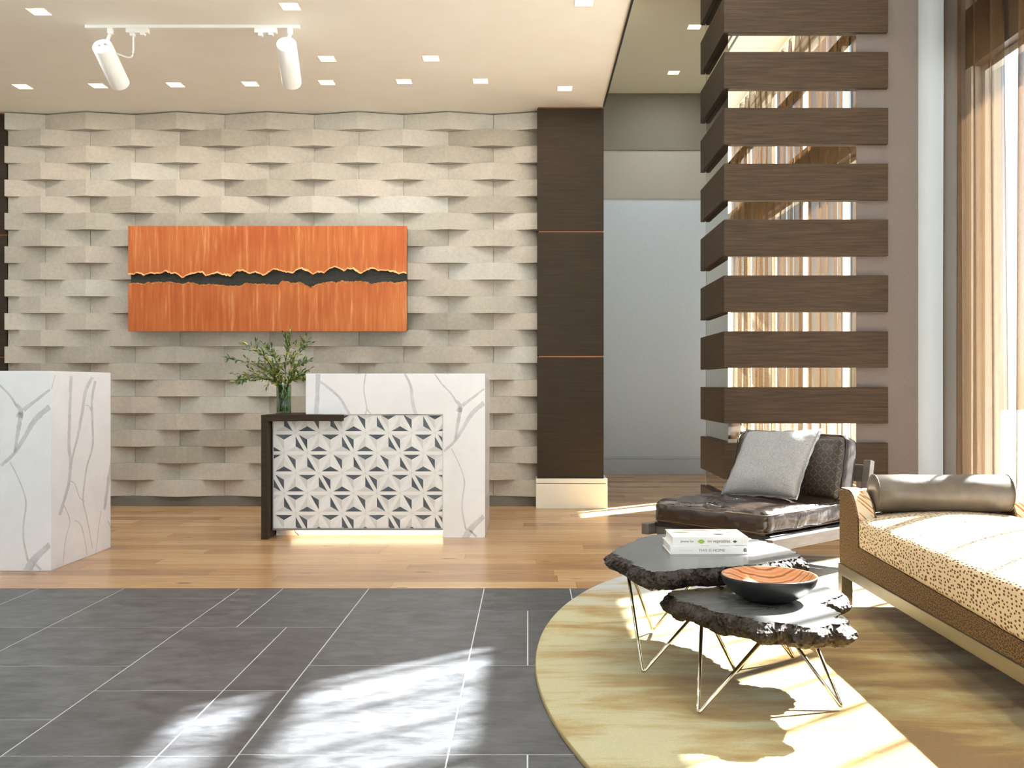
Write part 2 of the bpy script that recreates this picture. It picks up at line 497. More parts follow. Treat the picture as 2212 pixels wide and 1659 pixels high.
while y < YC + .1:
    w = .178; x = XL - r2.random() * 1.4
    while x < XW + .3:
        L = r2.uniform(.9, 2.3); a, b = max(x, XL), min(x + L, XW + .3)
        if b - a > .02:
            fl.face([(a + .0012, y + .001, 0), (b - .0012, y + .001, 0), (b - .0012, y + w - .001, 0), (a + .0012, y + w - .001, 0)], 2)
        x += L
    y += w
struct(fl, 'floor', [M['slate'], M['grout'], M['oak'], M['seam']], recalc=False)

# ------------------------------------------------------------------ ceilings with recesses for the downlights
def holed(mb, x0, x1, y0, y1, z, holes, mi=0):
    xs = sorted({x0, x1} | {h[0] for h in holes} | {h[1] for h in holes})
    ys = sorted({y0, y1} | {h[2] for h in holes} | {h[3] for h in holes})
    V = {}
    def v(i, j):
        if (i, j) not in V: V[(i, j)] = mb.bm.verts.new((xs[i], ys[j], z))
        return V[(i, j)]
    for i in range(len(xs) - 1):
        for j in range(len(ys) - 1):
            cx, cy = (xs[i] + xs[i + 1]) / 2, (ys[j] + ys[j + 1]) / 2
            if any(h[0] < cx < h[1] and h[2] < cy < h[3] for h in holes): continue
            f = mb.bm.faces.new((v(i, j), v(i, j + 1), v(i + 1, j + 1), v(i + 1, j))); f.material_index = mi

DL = [(84, 25), (627, 14), (1262, 5), (707, 127), (931, 126), (49, 187), (212, 185), (379, 183), (541, 181), (706, 178), (873, 176), (1038, 175), (1220, 191)]
DLN = ['square recessed ceiling light in the top left corner, left of the track lights',
       'square recessed ceiling light at the top edge directly above the right spotlight',
       'square recessed ceiling light cut by the top edge, nearest the ceiling corner line',
       'square recessed ceiling light between the two ceiling rows, just right of the right spotlight',
       'square recessed ceiling light between the two ceiling rows, farther right of its pair',
       'square recessed ceiling light at the far left end of the row along the stone wall',
       'square recessed ceiling light in the wall row, touching the left spotlight',
       'square recessed ceiling light in the wall row, first one right of the left spotlight',
       'square recessed ceiling light in the wall row, just left of the right spotlight',
       'square recessed ceiling light in the wall row, pinkish, first right of the right spotlight',
       'square recessed ceiling light in the wall row, third from its right end',
       'square recessed ceiling light in the wall row, bright white, second from its right end',
       'square recessed ceiling light closest to the top of the dark wood column']
hs = .064
holes = []; dls = []
for (px, py), nm in zip(DL, DLN):
    Y = (ZS - CH) * F / (CY - py); X = (px - CX) * Y / F
    holes.append((X - hs, X + hs, Y - hs, Y + hs)); dls.append((X, Y, ZS, nm, px in (1262, 1038), 'recessed lights in the low ceiling'))
sf = MB()
holed(sf, XL, XE, YR, YB + .1, ZS, holes)
sf.face([(XE, YR, ZS), (XE, YB + .1, ZS), (XE, YB + .1, ZL), (XE, YR, ZL)])
struct(sf, 'ceiling', M['ceil'], recalc=False)
holes2 = []
for (px, py), nm in zip([(1500, 58), (1455, 157)], ['small square recessed light in the corridor ceiling, half hidden by the wooden slats', 'small square recessed light in the middle of the corridor ceiling']):
    Y = (ZC - CH) * F / (CY - py); X = (px - CX) * Y / F
    holes2.append((X - .066, X + .066, Y - .066, Y + .066)); dls.append((X, Y, ZC, nm, True, 'corridor ceiling lights'))
cc = MB(); holed(cc, XE - .65, XW, YB - .05, YC, ZC, holes2)
cc.box(XE, XW, YB - .12, YB - .05, ZC, ZL)
struct(cc, 'ceiling', M['corr_ceil'], recalc=False)
lc = MB(); lc.box(XE, XW, YR, YB - .05, ZL, ZL + .1); struct(lc, 'ceiling', M['ceil'])
tr = MB(); tr.box(XE, XE + .012, YR, YB - .3, ZS - .012, ZS + .012); struct(tr, 'trim_1', M['black'])

for X, Y, Z, nm, white, grp in dls:
    h = hs if Z == ZS else .066
    root = thing('recessed_downlight', (X, Y, Z), nm, 'ceiling light', grp)
    t = .006
    m = MB()
    for (a, b, c, d) in ((-h, h, -h, -h + t), (-h, h, h - t, h), (-h, -h + t, -h + t, h - t), (h - t, h, -h + t, h - t)):
        m.box(X + a, X + b, Y + c, Y + d, Z - .002, Z + .05)
    m.build('reflector', M['reflector'], root)
    m = MB(); m.box(X - h + t, X + h - t, Y - h + t, Y + h - t, Z + .035, Z + .05)
    m.build('lamp_face', M['glow_white'] if white else M['glow'], root)

# ------------------------------------------------------------------ woven stone back wall
wb = MB()
wb.box(XL, .30, YB, YB + .15, 0, ZS)
rows = 23; z0 = .085; rh = (ZS - .012 - z0) / rows
dv, dp = .022, .118
for r in range(rows):
    top = ZS - .012 - r * rh; bot = top - rh + .0015
    ph = -.312 if r % 2 == 0 else -.312 + .40
    k = -8
    while True:
        a = ph + .80 * k; c = a + .40; b = a + .80; k += 1
        if a > .09: break
        pts = [(a, dv), (c, dp), (b, dv)]
        # clip to the wall bay
        L, R = -4.64, .085
        q = []
        for (xa, da), (xb, db) in zip(pts, pts[1:]):
            lo, hi = max(xa, L), min(xb, R)
            if hi - lo < 1e-4: continue
            f = lambda x: da + (db - da) * (x - xa) / (xb - xa)
            for xx in (lo, hi):
                if not q or abs(q[-1][0] - xx) > 1e-5: q.append((xx, f(xx)))
        if len(q) < 2: continue
        q[0] = (q[0][0] + .0012, q[0][1]); q[-1] = (q[-1][0] - .0012, q[-1][1])
        poly = [(xx, YB - d) for xx, d in q] + [(q[-1][0], YB - .001), (q[0][0], YB - .001)]
        wb.prism(poly, 'z', bot, top, mi=1)
wbo = struct(wb, 'wall_back', [M['base_dark'], M['stone']])
bb = MB(); bb.box(-4.64, .07, YB - .05, YB - .001, 0, .083, .002); struct(bb, 'baseboard_back', M['base_dark'])

# other walls
w = MB(); w.box(XL - .15, XL, YR, YB + .15, 0, ZL); struct(w, 'wall_left', M['white'])
w = MB()
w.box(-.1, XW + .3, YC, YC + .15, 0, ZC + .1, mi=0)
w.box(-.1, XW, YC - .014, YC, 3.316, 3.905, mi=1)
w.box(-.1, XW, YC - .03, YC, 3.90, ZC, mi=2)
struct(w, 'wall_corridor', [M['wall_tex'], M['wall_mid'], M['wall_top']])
bb = MB(); bb.box(-.1, XW, YC - .02, YC, 0, .185, .003); bb.box(-.1, XW, YC - .014, YC, .187, .222, .003); struct(bb, 'baseboard_corridor', M['base_grey'])
w = MB(); w.box(.16, .30, YB + .1, YC, 0, ZC + .1); struct(w, 'wall_corridor_left', M['wall_tex'])

# window wall on the right (openings left free) and glazed wall behind the camera
def pierced(u0, u1, z1, openings, mk):
    us = sorted({u0, u1} | {o[0] for o in openings} | {o[1] for o in openings})
    zs = sorted({0, z1} | {o[2] for o in openings} | {o[3] for o in openings})
    for i in range(len(us) - 1):
        for j in range(len(zs) - 1):
            cu, cz = (us[i] + us[i + 1]) / 2, (zs[j] + zs[j + 1]) / 2
            if any(o[0] < cu < o[1] and o[2] < cz < o[3] for o in openings): continue
            mk(us[i], us[i + 1], zs[j], zs[j + 1])
ZA, ZB, ZT1, ZT2, ZTop = 3.45, 3.90, 4.72, 4.84, 5.2
ops_r = [(-8.5, 7.40, .06, ZA), (-8.5, 7.05, ZB, ZTop), (10.35, 10.95, .06, ZA)]  # long openings run on behind the camera as an added, unseen daylight source
w = MB(); pierced(YR, YC, ZL, ops_r, lambda a, b, c, d: w.box(XW, XW + .22, a, b, c, d, mi=1 if ZA - .01 < c < ZB else 0)); struct(w, 'wall_right', [M['white'], M['spandrel_backlit']])
w = MB(); w.box(XL, XW, YR - .2, YR, 0, ZL); struct(w, 'wall_front', M['white'])

def window(n, axis, pos, u0, u1, z0, z1, mull, trans=()):
    fr = MB(); ft = .05; fd = .07
    def bx(a, b, c, d, e=fd):
        if axis == 'x': fr.box(pos, pos + e, a, b, c, d)
        else: fr.box(a, b, pos, pos + e, c, d)
    bx(u0, u1, z0, z0 + ft); bx(u0, u1, z1 - ft, z1); bx(u0, u0 + ft, z0 + ft, z1 - ft); bx(u1 - ft, u1, z0 + ft, z1 - ft)
    for u in mull: bx(u - ft / 2, u + ft / 2, z0 + ft, z1 - ft)
    for (ta, tb) in trans:
        us = [u0 + ft - ft / 2] + list(mull) + [u1 - ft + ft / 2]
        for a, b in zip(us, us[1:]): bx(a + ft / 2, b - ft / 2, ta, tb)
    o = struct(fr, 'window_%d' % n, M['window_frame'])
    gl = MB()
    if axis == 'x': gl.face([(pos + .035, u0 + ft, z0 + ft), (pos + .035, u1 - ft, z0 + ft), (pos + .035, u1 - ft, z1 - ft), (pos + .035, u0 + ft, z1 - ft)])
    else: gl.face([(u0 + ft, pos + .035, z0 + ft), (u1 - ft, pos + .035, z0 + ft), (u1 - ft, pos + .035, z1 - ft), (u0 + ft, pos + .035, z1 - ft)])
    gl.build('pane', M['pane'], o)
mulls = [5.75, 4.2, 2.65, 1.1, -.45, -2.0, -3.55, -5.1, -6.65]
window(1, 'x', XW + .08, -8.5, 7.40, .06, ZA, mulls)
window(2, 'x', XW + .08, -8.5, 7.05, ZB, ZTop, mulls, [(ZT1, ZT2)])
window(3, 'x', XW + .08, 10.35, 10.95, .06, ZA, [10.75], [])
gd = MB(); gd.box(-60, 60, -60, 60, -.6, -.4); struct(gd, 'ground', M['ground'])

# pier and white jamb beside the windows
w = MB(); w.box(2.46, 2.925, 7.45, 8.38, 0, ZL, mi=0); struct(w, 'wall_pier', M['pier'])
w = MB(); w.box(2.926, XW, 7.50, 7.62, 0, ZL); struct(w, 'wall_jamb', M['jamb'])

# ------------------------------------------------------------------ dark wood columns
def column(x0, x1, y0, y1, label, plinth=True):
    root = thing('wood_column', ((x0 + x1) / 2, (y0 + y1) / 2, 0), label, 'column')
    zs = [(.262, 1.318), (1.330, 2.408), (2.420, ZS - .012)]
    for a, b in zs:
        m = MB(); m.box(x0, x1, y0, y1, a, b, .003); m.build('panel', M['wenge'], root)
    for a, b in ((1.318, 1.330), (2.408, 2.420)):
        m = MB(); m.box(x0 + .012, x1 - .004, y0 + .016, y1 - .006, a, b); m.build('metal_reveal', M['copper_line'], root)
    m = MB(); m.box(x0 + .008, x1 - .008, y0 + .01, y1 - .01, ZS - .012, ZS - .001); m.build('top_reveal', M['copper_line'], root)
    if plinth:
        m = MB(); m.box(x0 - .012, x1 + .03, y0 - .03, y1 + .02, 0, .216, .003); m.box(x0 - .012, x1 + .03, y0 - .03, y1 + .02, .221, .261, .003)
        m.box(x0, x1, y0, y1, .2, .23)
        m.build('plinth', M['cream'], root)
column(.079, .658, 8.66, YB + .09, 'dark wood clad column with copper joints on a cream plinth, right of the stone wall')
column(-5.3, -4.645, 8.85, YB - .003, 'sliver of a dark wood column at the left edge beyond the stone wall')

# ------------------------------------------------------------------ mirrored column with slats
root = thing('slatted_mirror_column', (2.0, 7.9, 0), 'tall mirror clad column wrapped in ten broad horizontal walnut boards, behind the leather chair', 'column')
m = MB(); m.box(1.50, 2.459, 7.45, 8.38, .232, ZL - .002); m.build('mirror', M['mirror'], root)
m = MB()
m.box(1.4985, 1.5015, 8.379, 8.382, .232, ZL - .002); m.build('mirror_edge', M['mirror_edge'], root)
zt = .642; pitch = .4168; sh = .271
for k in range(11):
    z1 = zt + pitch * k; z0_ = z1 - sh
    m = MB()
    m.prism([(1.46, 7.41), (2.686, 7.41), (2.686, 7.449), (1.499, 7.449), (1.499, 8.42), (1.46, 8.42)], 'z', z0_, z1)
    bmesh.ops.bevel(m.bm, geom=[e for e in m.bm.edges], offset=.0025, segments=1, affect='EDGES')
    m.build('slat', M['slat'], root)
m = MB(); m.box(1.46, 2.686, 7.40, 7.449, 0, .231, .003); m.box(1.46, 1.499, 7.449, 8.42, 0, .231, .003); m.box(1.499, 2.459, 7.449, 8.38, 0, .231)
m.build('plinth', M['wenge'], root)

# ------------------------------------------------------------------ reception desks
def desk():
    root = thing('reception_desk', (-1.08, 7.4, 0), 'white marble reception desk with triangle tile front and wooden lower counter, beside the dark column', 'reception desk', 'reception desks')
    m = MB()
    f = 6.985
    m.prism([(-1.564, .868), (-.600, .868), (-.600, 0), (-.304, 0), (-.304, 1.155), (-1.564, 1.155)], 'y', f, f + .82)
    bmesh.ops.recalc_face_normals(m.bm, faces=m.bm.faces)
    bmesh.ops.bevel(m.bm, geom=m.bm.edges[:], offset=.002, segments=2, affect='EDGES')
    vr = random.Random(11)
    def vein(pts, w, fn, nrm):
        P_ = [Vector(p) for p in pts]; Q = []
        for i in range(len(P_) - 1):                       # catmull-rom
            a, b, c, d = P_[max(i - 1, 0)], P_[i], P_[i + 1], P_[min(i + 2, len(P_) - 1)]
            for k in range(10):
                t = k / 10
                Q.append(.5 * ((2 * b) + (c - a) * t + (2 * a - 5 * b + 4 * c - d) * t * t + (3 * b - a - 3 * c + d) * t ** 3))
        Q.append(P_[-1])
        L, R = [], []
        for i, q in enumerate(Q):
            d = (Q[min(i + 1, len(Q) - 1)] - Q[max(i - 1, 0)])
            d = Vector((-d.y, d.x)).normalized(); s = i / (len(Q) - 1)
            ww = (w[0] + (w[1] - w[0]) * s) * .5
            j1, j2 = vr.uniform(.85, 1.15), vr.uniform(.85, 1.15)
            L.append(m.bm.verts.new(fn(q + d * ww * j1))); R.append(m.bm.verts.new(fn(q - d * ww * j2)))
        for i in range(len(Q) - 1):
            f_ = m.bm.faces.new((L[i], L[i + 1], R[i + 1], R[i])); f_.material_index = 1
            f_.normal_update()
            if f_.normal.dot(nrm) < 0: f_.normal_flip()
    k_ = 6.985 / F
    def ff(q):
        x_ = min(max((q.x - CX) * k_, -1.5625), -.3055); z_ = min(max(CH - (q.y - CY) * k_, .0015), 1.1535)
        if x_ < -.5985: z_ = max(z_, .8695)
        return (x_, f - .0004, z_)
    for pts, w in (([(687, 808), (686, 840), (683, 893), (682, 901)], (10, 8)), ([(688, 822), (710, 838), (735, 861), (751, 889), (760, 902)], (5, 6)),
                   ([(790, 806), (786, 842), (792, 883), (784, 903)], (2.4, 3)), ([(792, 883), (800, 893), (810, 903)], (3, 2)),
                   ([(874, 806), (887, 834), (891, 867), (900, 903)], (5, 8)), ([(938, 806), (955, 830), (975, 851), (988, 872)], (2.5, 4)),
                   ([(1046, 840), (1016, 863), (999, 876)], (4, 8)), ([(986, 866), (994, 877), (991, 890)], (5, 13)), ([(1046, 870), (1020, 893), (1003, 920), (983, 952), (959, 975)], (10, 5)),
                   ([(995, 880), (991, 903), (987, 928), (983, 952)], (9, 4)), ([(975, 969), (991, 1001), (1003, 1038), (999, 1078), (999, 1107), (1007, 1145)], (1.8, 4)),
                   ([(1046, 1115), (1024, 1135), (1011, 1152), (1004, 1164)], (9, 16)), ([(1015, 1146), (1030, 1160)], (5, 4))):
        vein(pts, w, ff, Vector((0, -1, 0)))
    def fs(q):
        px, py = q.x * .2894, 780 + q.y * .2894
        Y_ = -2.757 * F / (px - CX); Z_ = CH - (py - CY) * Y_ / F
        Y_ += 1.245
        return (-.3036, min(max(Y_, f + .002), f + .818), min(max(Z_, .002), 1.153))
    for pts, w in (([(530, 110), (520, 380), (515, 620), (525, 760), (515, 900), (490, 1000), (445, 1150)], (22, 22)), ([(690, 120), (640, 220), (610, 400), (580, 560), (550, 680), (526, 790)], (26, 12)),
                   ([(710, 150), (685, 300), (690, 470), (690, 640), (650, 780), (625, 950), (620, 1050), (650, 1180), (690, 1400)], (20, 5)), ([(525, 895), (560, 920), (590, 1010), (630, 1050)], (8, 6)),
                   ([(850, 660), (820, 830), (795, 1000), (780, 1110)], (30, 18)), ([(480, 1080), (510, 1150), (520, 1210), (490, 1330), (470, 1520)], (8, 4)), ([(560, 1190), (600, 1220), (630, 1320), (650, 1450)], (7, 5)),
                   ([(755, 1120), (735, 1250), (715, 1430)], (5, 4)), ([(805, 1190), (830, 1260), (850, 1310)], (5, 14)), ([(640, 330), (665, 340), (690, 400)], (8, 8)), ([(385, 210), (400, 150), (412, 100)], (6, 4))):
        vein(pts, w, fs, Vector((1, 0, 0)))
    m.build('marble_shell', [M['marble'], M['vein']], root, recalc=False)
    m = MB(); m.box(-1.805, -.601, 7.02, 7.50, .056, .818); m.build('carcass', M['wenge'], root)
    # tile panel
    P = 7.0; x0, x1, zb, zt_ = -1.796, -.602, .064, .862
    m = MB(); m.box(x0, x1, P, P + .019, zb, zt_)
    for f_ in m.bm.faces: f_.material_index = 0
    a = .1635; h = a * math.sqrt(3) / 2; inset = .0125
    def clip(poly):
        for ax, lim, sg in ((0, x0 + .003, 1), (0, x1 - .003, -1), (1, zb + .002, 1), (1, zt_ - .002, -1)):
            out = []
            for i in range(len(poly)):
                p, q = poly[i], poly[(i + 1) % len(poly)]
                ip, iq = (p[ax] - lim) * sg >= 0, (q[ax] - lim) * sg >= 0
                if ip: out.append(p)
                if ip != iq:
                    t = (lim - p[ax]) / (q[ax] - p[ax]); out.append((p[0] + t * (q[0] - p[0]), p[1] + t * (q[1] - p[1])))
            poly = out
            if len(poly) < 3: return None
        return poly
    def put(poly, mi, dy):
        poly = clip(poly)
        if not poly: return
        m.face([(p[0], P - dy, p[1]) for p in poly], mi)
    ox, oz = -1.6385, .737        # a lattice vertex
    for j in range(-7, 3):
        zr = oz + j * h; sh_ = 0 if j % 2 == 0 else a / 2
        for i in range(-4, 11):
            vx = ox + i * a + sh_
            for up in (1, 0):
                if up: T = [(vx, zr), (vx + a, zr), (vx + a / 2, zr + h)]; par = (i + (j // 2) + (j % 2)) % 2
                else: T = [(vx, zr), (vx + a, zr), (vx + a / 2, zr - h)]; par = (i + (j // 2)) % 2
                c = (sum(p[0] for p in T) / 3, sum(p[1] for p in T) / 3)
                R = a / math.sqrt(3); s_ = (R - 2 * inset) / R
                I = [(c[0] + (p[0] - c[0]) * s_, c[1] + (p[1] - c[1]) * s_) for p in T]
                e0, e1, e2 = [I[0], I[1], c], [I[1], I[2], c], [I[2], I[0], c]   # horizontal, right, left
                if up: cols_ = (3, 1, 2) if par == 0 else (2, 3, 1)
                else: cols_ = (2, 1, 3) if par == 0 else (3, 1, 2)
                for e, mi in zip((e0, e1, e2), cols_): put(e, mi, .0012)
            for q in range(6):                       # joint lines from the lattice vertex to the inner corners
                an = PI / 6 + q * PI / 3; L = 2 * inset
                d = (math.cos(an), math.sin(an)); nn = (-d[1] * .0006, d[0] * .0006)
                put([(vx + nn[0], zr + nn[1]), (vx - nn[0], zr - nn[1]), (vx + d[0] * L - nn[0], zr + d[1] * L - nn[1]), (vx + d[0] * L + nn[0], zr + d[1] * L + nn[1])], 4, .0010)
    m.build('tile_panel', [M['tile_border'], M['tile_white'], M['tile_grey'], M['tile_slate'], M['tile_joint']], root)
    m = MB(); m.box(-1.801, -1.797, 6.99, 7.02, .05, .82); m.box(-1.801, -.602, 6.99, 7.02, .052, .0635); m.build('metal_edging', plain('edging_steel', (150, 150, 150), .3, .8), root)
    m = MB(); m.prism([(-1.856, 0), (-1.808, 0), (-1.808, .822), (-1.296, .822), (-1.296, .866), (-1.856, .866)], 'y', 6.905, 6.983)
    m.box(-1.856, -1.565, 6.983, 7.55, .822, .866); m.box(-1.856, -1.808, 6.983, 7.55, 0, .822)
    m.build('wood_counter', M['wenge'], root)
    m = MB(); m.box(-1.80, -.602, 7.10, 7.12, 0, .055); m.build('kick_board', M['white'], root)
    m = MB(); m.box(-1.68, -.605, 7.035, 7.095, .046, .0545); m.build('light_strip', M['led'], root)
    m = MB(); m.tube([(-1.66, 7.06, .044), (-1.655, 7.055, .03), (-1.64, 7.05, .02), (-1.63, 7.05, .006)], .003, 6); m.build('cable', plain('red_cable', (190, 40, 30), .5), root)
    return root
d1 = desk()
d2 = copy_tree(d1); d2.location = d1.location + Vector((-2.453, -1.245, 0))
d2['label'] = 'nearer white veined marble reception desk cut by the left edge of the photo'

# ------------------------------------------------------------------ vase with branches
VX, VY, VZ = -1.747, 7.10, .866
root = thing('glass_vase', (VX, VY, VZ), 'clear glass cylinder vase of green stems standing on the wooden desk counter', 'vase')
m = MB(); m.lathe([(0, .0), (.050, 0), (.053, .004), (.053, .212), (.0495, .212), (.0495, .012), (0, .010)], (VX, VY, VZ)); m.build('glass', M['vase'], root)
m = MB(); m.lathe([(0, .0125), (.0485, .0125), (.0485, .165), (0, .165)], (VX, VY, VZ)); m.build('water', M['water'], root)
tips = [((476, 770), .02, 'long leafy branch reaching farthest left out of the vase'),
        ((530, 742), -.05, 'leafy branch arching to the upper left, above the longest one'),
        ((500, 806), .05, 'drooping leafy branch pointing left below the longest one'),
        ((512, 826), -.06, 'lowest leafy branch hanging toward the desk top at left'),
        ((578, 752), .08, 'short upright leafy branch left of the middle of the bouquet'),
        ((625, 728), .0, 'tallest leafy branch rising straight above the vase'),
        ((665, 735), -.08, 'tall yellowish branch leaning right at the top of the bouquet'),
        ((660, 776), .07, 'yellow green branch leaning right at middle height'),
        ((657, 812), -.02, 'short branch drooping to the right beside the marble desk'),
        ((592, 800), -.10, 'small leafy branch in front, low over the vase rim')]
for bi, ((px, py), dy, lab) in enumerate(tips):
    tip = pt(px, py, VY + dy); rb = random.Random(40 + bi)
    an = rb.uniform(0, 2 * PI)
    p0 = Vector((VX + .03 * math.cos(an), VY + .03 * math.sin(an), VZ + .02))
    dirx = tip.x - VX
    p1 = Vector((VX + max(-.036, min(.036, dirx * .2)), VY + max(-.03, min(.03, dy * .4)), VZ + .212))
    p2 = p1 + Vector((dirx * .18, dy * .2, max(.06, (tip.z - p1.z) * .75)))
    if tip.z - p1.z < .06: p2 = p1 + Vector((dirx * .35, dy * .3, .09))
    def bz(t):
        return p1 * (1 - t) ** 2 + p2 * 2 * t * (1 - t) + tip * t ** 2
    path = [p0, p0.lerp(p1, .5)] + [bz(t / 10) for t in range(11)]
    root = thing('leafy_branch', p1, lab, 'branch', 'branches in the glass vase')
    m = MB(); m.tube(path, [.0028] * 3 + [.0026 - .0002 * i for i in range(10)], 6); m.build('stem', M['stem'], root)
    m = MB()
    def leaf(p, d, L, W):
        d = d.normalized(); up = Vector((rb.uniform(-.6, .6), rb.uniform(-1, .2), rb.uniform(.2, 1))).normalized()
        sd = d.cross(up).normalized(); nn = sd.cross(d).normalized()
        pts = [p, p + d * L * .35 + sd * W + nn * L * .04, p + d * L * .7 + sd * W * .7 + nn * L * .03, p + d * L - nn * L * .08, p + d * L * .7 - sd * W * .7 + nn * L * .03, p + d * L * .35 - sd * W + nn * L * .04]
        vs = [m.bm.verts.new(q) for q in pts]
        c1 = m.bm.verts.new(p + d * L * .5)
        for i in range(6):
            f = m.bm.faces.new((vs[i], vs[(i + 1) % 6], c1)); f.smooth = True
    def twig(a, b, n, s):
        for i in range(n):
            t = (i + .6) / n; p = a.lerp(b, t); d = (b - a).normalized()
            dv_ = d * .7 + Vector((rb.uniform(-1, 1), rb.uniform(-1, 1), rb.uniform(-.8, .8))) * .75
            leaf(p, dv_, rb.uniform(.022, .042) * s, .0052 * s)
    for i in range(40):
        t = rb.uniform(.0, 1) ** 1.5; p = bz(t); d = (bz(min(1, t + .02)) - bz(t - .02)).normalized()
        leaf(p, d * .8 + Vector((rb.uniform(-1, 1), rb.uniform(-1, 1), rb.uniform(-1, 1))) * .8, rb.uniform(.026, .05), .0064)
    for i in range(9):
        t = .18 + .7 * i / 8; p = bz(t); d = (bz(min(1, t + .02)) - bz(t - .02)).normalized()
        e = p + (d + Vector((rb.uniform(-1, 1), rb.uniform(-1, 1), rb.uniform(-.9, .9))) * .9).normalized() * rb.uniform(.05, .10)
        m.tube([p, e], .0012, 4, caps=False); twig(p, e, 7, 1.05); leaf(e, e - p, .036, .005)
    for i in range(12):                           # submerged leaves
        p = p0.lerp(p1, rb.uniform(.25, .9)); leaf(p, Vector((-(p.x - VX) * 8 + rb.uniform(-.3, .3), -(p.y - VY) * 8, 1)), .028, .006)
    m.build('leaves', M['leaf'], root, recalc=False)

# ------------------------------------------------------------------ copper wall piece
AX0, AX1, AZ0, AZ1, AY = -3.487, -1.060, 1.545, 2.462, 8.66
root = thing('copper_wall_panel', ((AX0 + AX1) / 2, 8.70, AZ0), 'wide brushed copper wall panel split by a jagged dark horizontal crack, on the stone wall', 'wall art')
m = MB(); m.box(AX0 + .01, AX1 - .005, AY + .035, AY + .11, AZ0 + .008, AZ1 - .008); m.build('recessed_backing', M['patina'], root)
up_px = [(277, 594), (288, 594), (297, 590), (312, 596), (322, 592), (345, 592), (358, 586), (370, 592), (378, 590), (394, 601), (408, 594), (418, 592), (437, 589), (445, 597), (468, 590), (498, 598), (510, 587), (525, 585), (540, 592), (552, 588), (570, 596), (580, 589), (592, 582), (612, 588), (632, 591), (645, 582), (652, 581), (668, 588), (676, 594), (686, 588), (700, 591), (712, 581), (726, 578), (740, 584), (745, 586), (750, 581), (765, 583), (780, 592), (790, 586), (806, 581), (818, 586), (840, 586), (852, 589), (862, 593), (870, 590), (877, 592)]
lo_px = [(277, 611), (290, 611), (310, 613), (318, 610), (330, 610), (350, 609), (372, 609), (392, 613), (408, 609), (420, 611), (432, 616), (450, 613), (462, 613), (475, 616), (500, 617), (520, 617), (530, 611), (560, 613), (590, 614), (602, 615), (612, 606), (624, 608), (632, 611), (648, 609), (660, 615), (672, 621), (684, 614), (700, 610), (716, 608), (728, 611), (737, 606), (755, 608), (775, 607), (795, 609), (802, 613), (825, 609), (845, 608), (855, 611), (868, 608), (877, 608)]
def edge(px):
    out = []
    for (xa, ya), (xb, yb) in zip(px, px[1:]):
        n = max(2, int((xb - xa) / 3))
        for i in range(n):
            t = i / n
            out.append((xa + (xb - xa) * t, ya + (yb - ya) * t + (rnd.uniform(-1.3, 1.3) if i else 0)))
    out.append(px[-1])
    res = []
    for x_, y_ in out:
        p = pt(x_, y_, AY); res.append((min(max(p.x, AX0), AX1), p.z))
    res[0] = (AX0, res[0][1]); res[-1] = (AX1, res[-1][1])
    return res
eu, el = edge(up_px), edge(lo_px)
def sheet(edge_, zlim, name, sgn):
    m = MB()
    n = len(edge_)
    fr = [m.bm.verts.new((x_, AY - .010, z_ )) for x_, z_ in edge_]                   # curled lip, proud of the sheet
    md = [m.bm.verts.new((x_, AY - .001, z_ + sgn * (.012 + .016 * abs(mn.noise(Vector((x_ * 9, 3, sgn)))) ))) for x_, z_ in edge_]
    bk = [m.bm.verts.new((x_, AY + .02, z_ + sgn * .006)) for x_, z_ in edge_]
    tp = [m.bm.verts.new((x_, AY, zlim)) for x_, z_ in edge_]
    tb = [m.bm.verts.new((x_, AY + .04, zlim)) for x_, z_ in edge_]
    for i in range(n - 1):
        for a, b, mi in ((bk, fr, 1), (fr, md, 1), (md, tp, 0), (tp, tb, 0)):
            f = m.bm.faces.new((a[i], a[i + 1], b[i + 1], b[i])); f.material_index = mi
    for i, q in ((0, 1), (n - 1, -1)):
        x_ = edge_[i][0]
        v = [m.bm.verts.new((x_, AY + .04, edge_[i][1] + sgn * .006))]
        m.bm.faces.new((tp[i], tb[i], v[0], bk[i], fr[i], md[i]))
    return m.build(name, [M['copper'], M['copper_lip']], root)
sheet(eu, AZ1, 'upper_copper_sheet', 1); sheet(el, AZ0, 'lower_copper_sheet', -1)

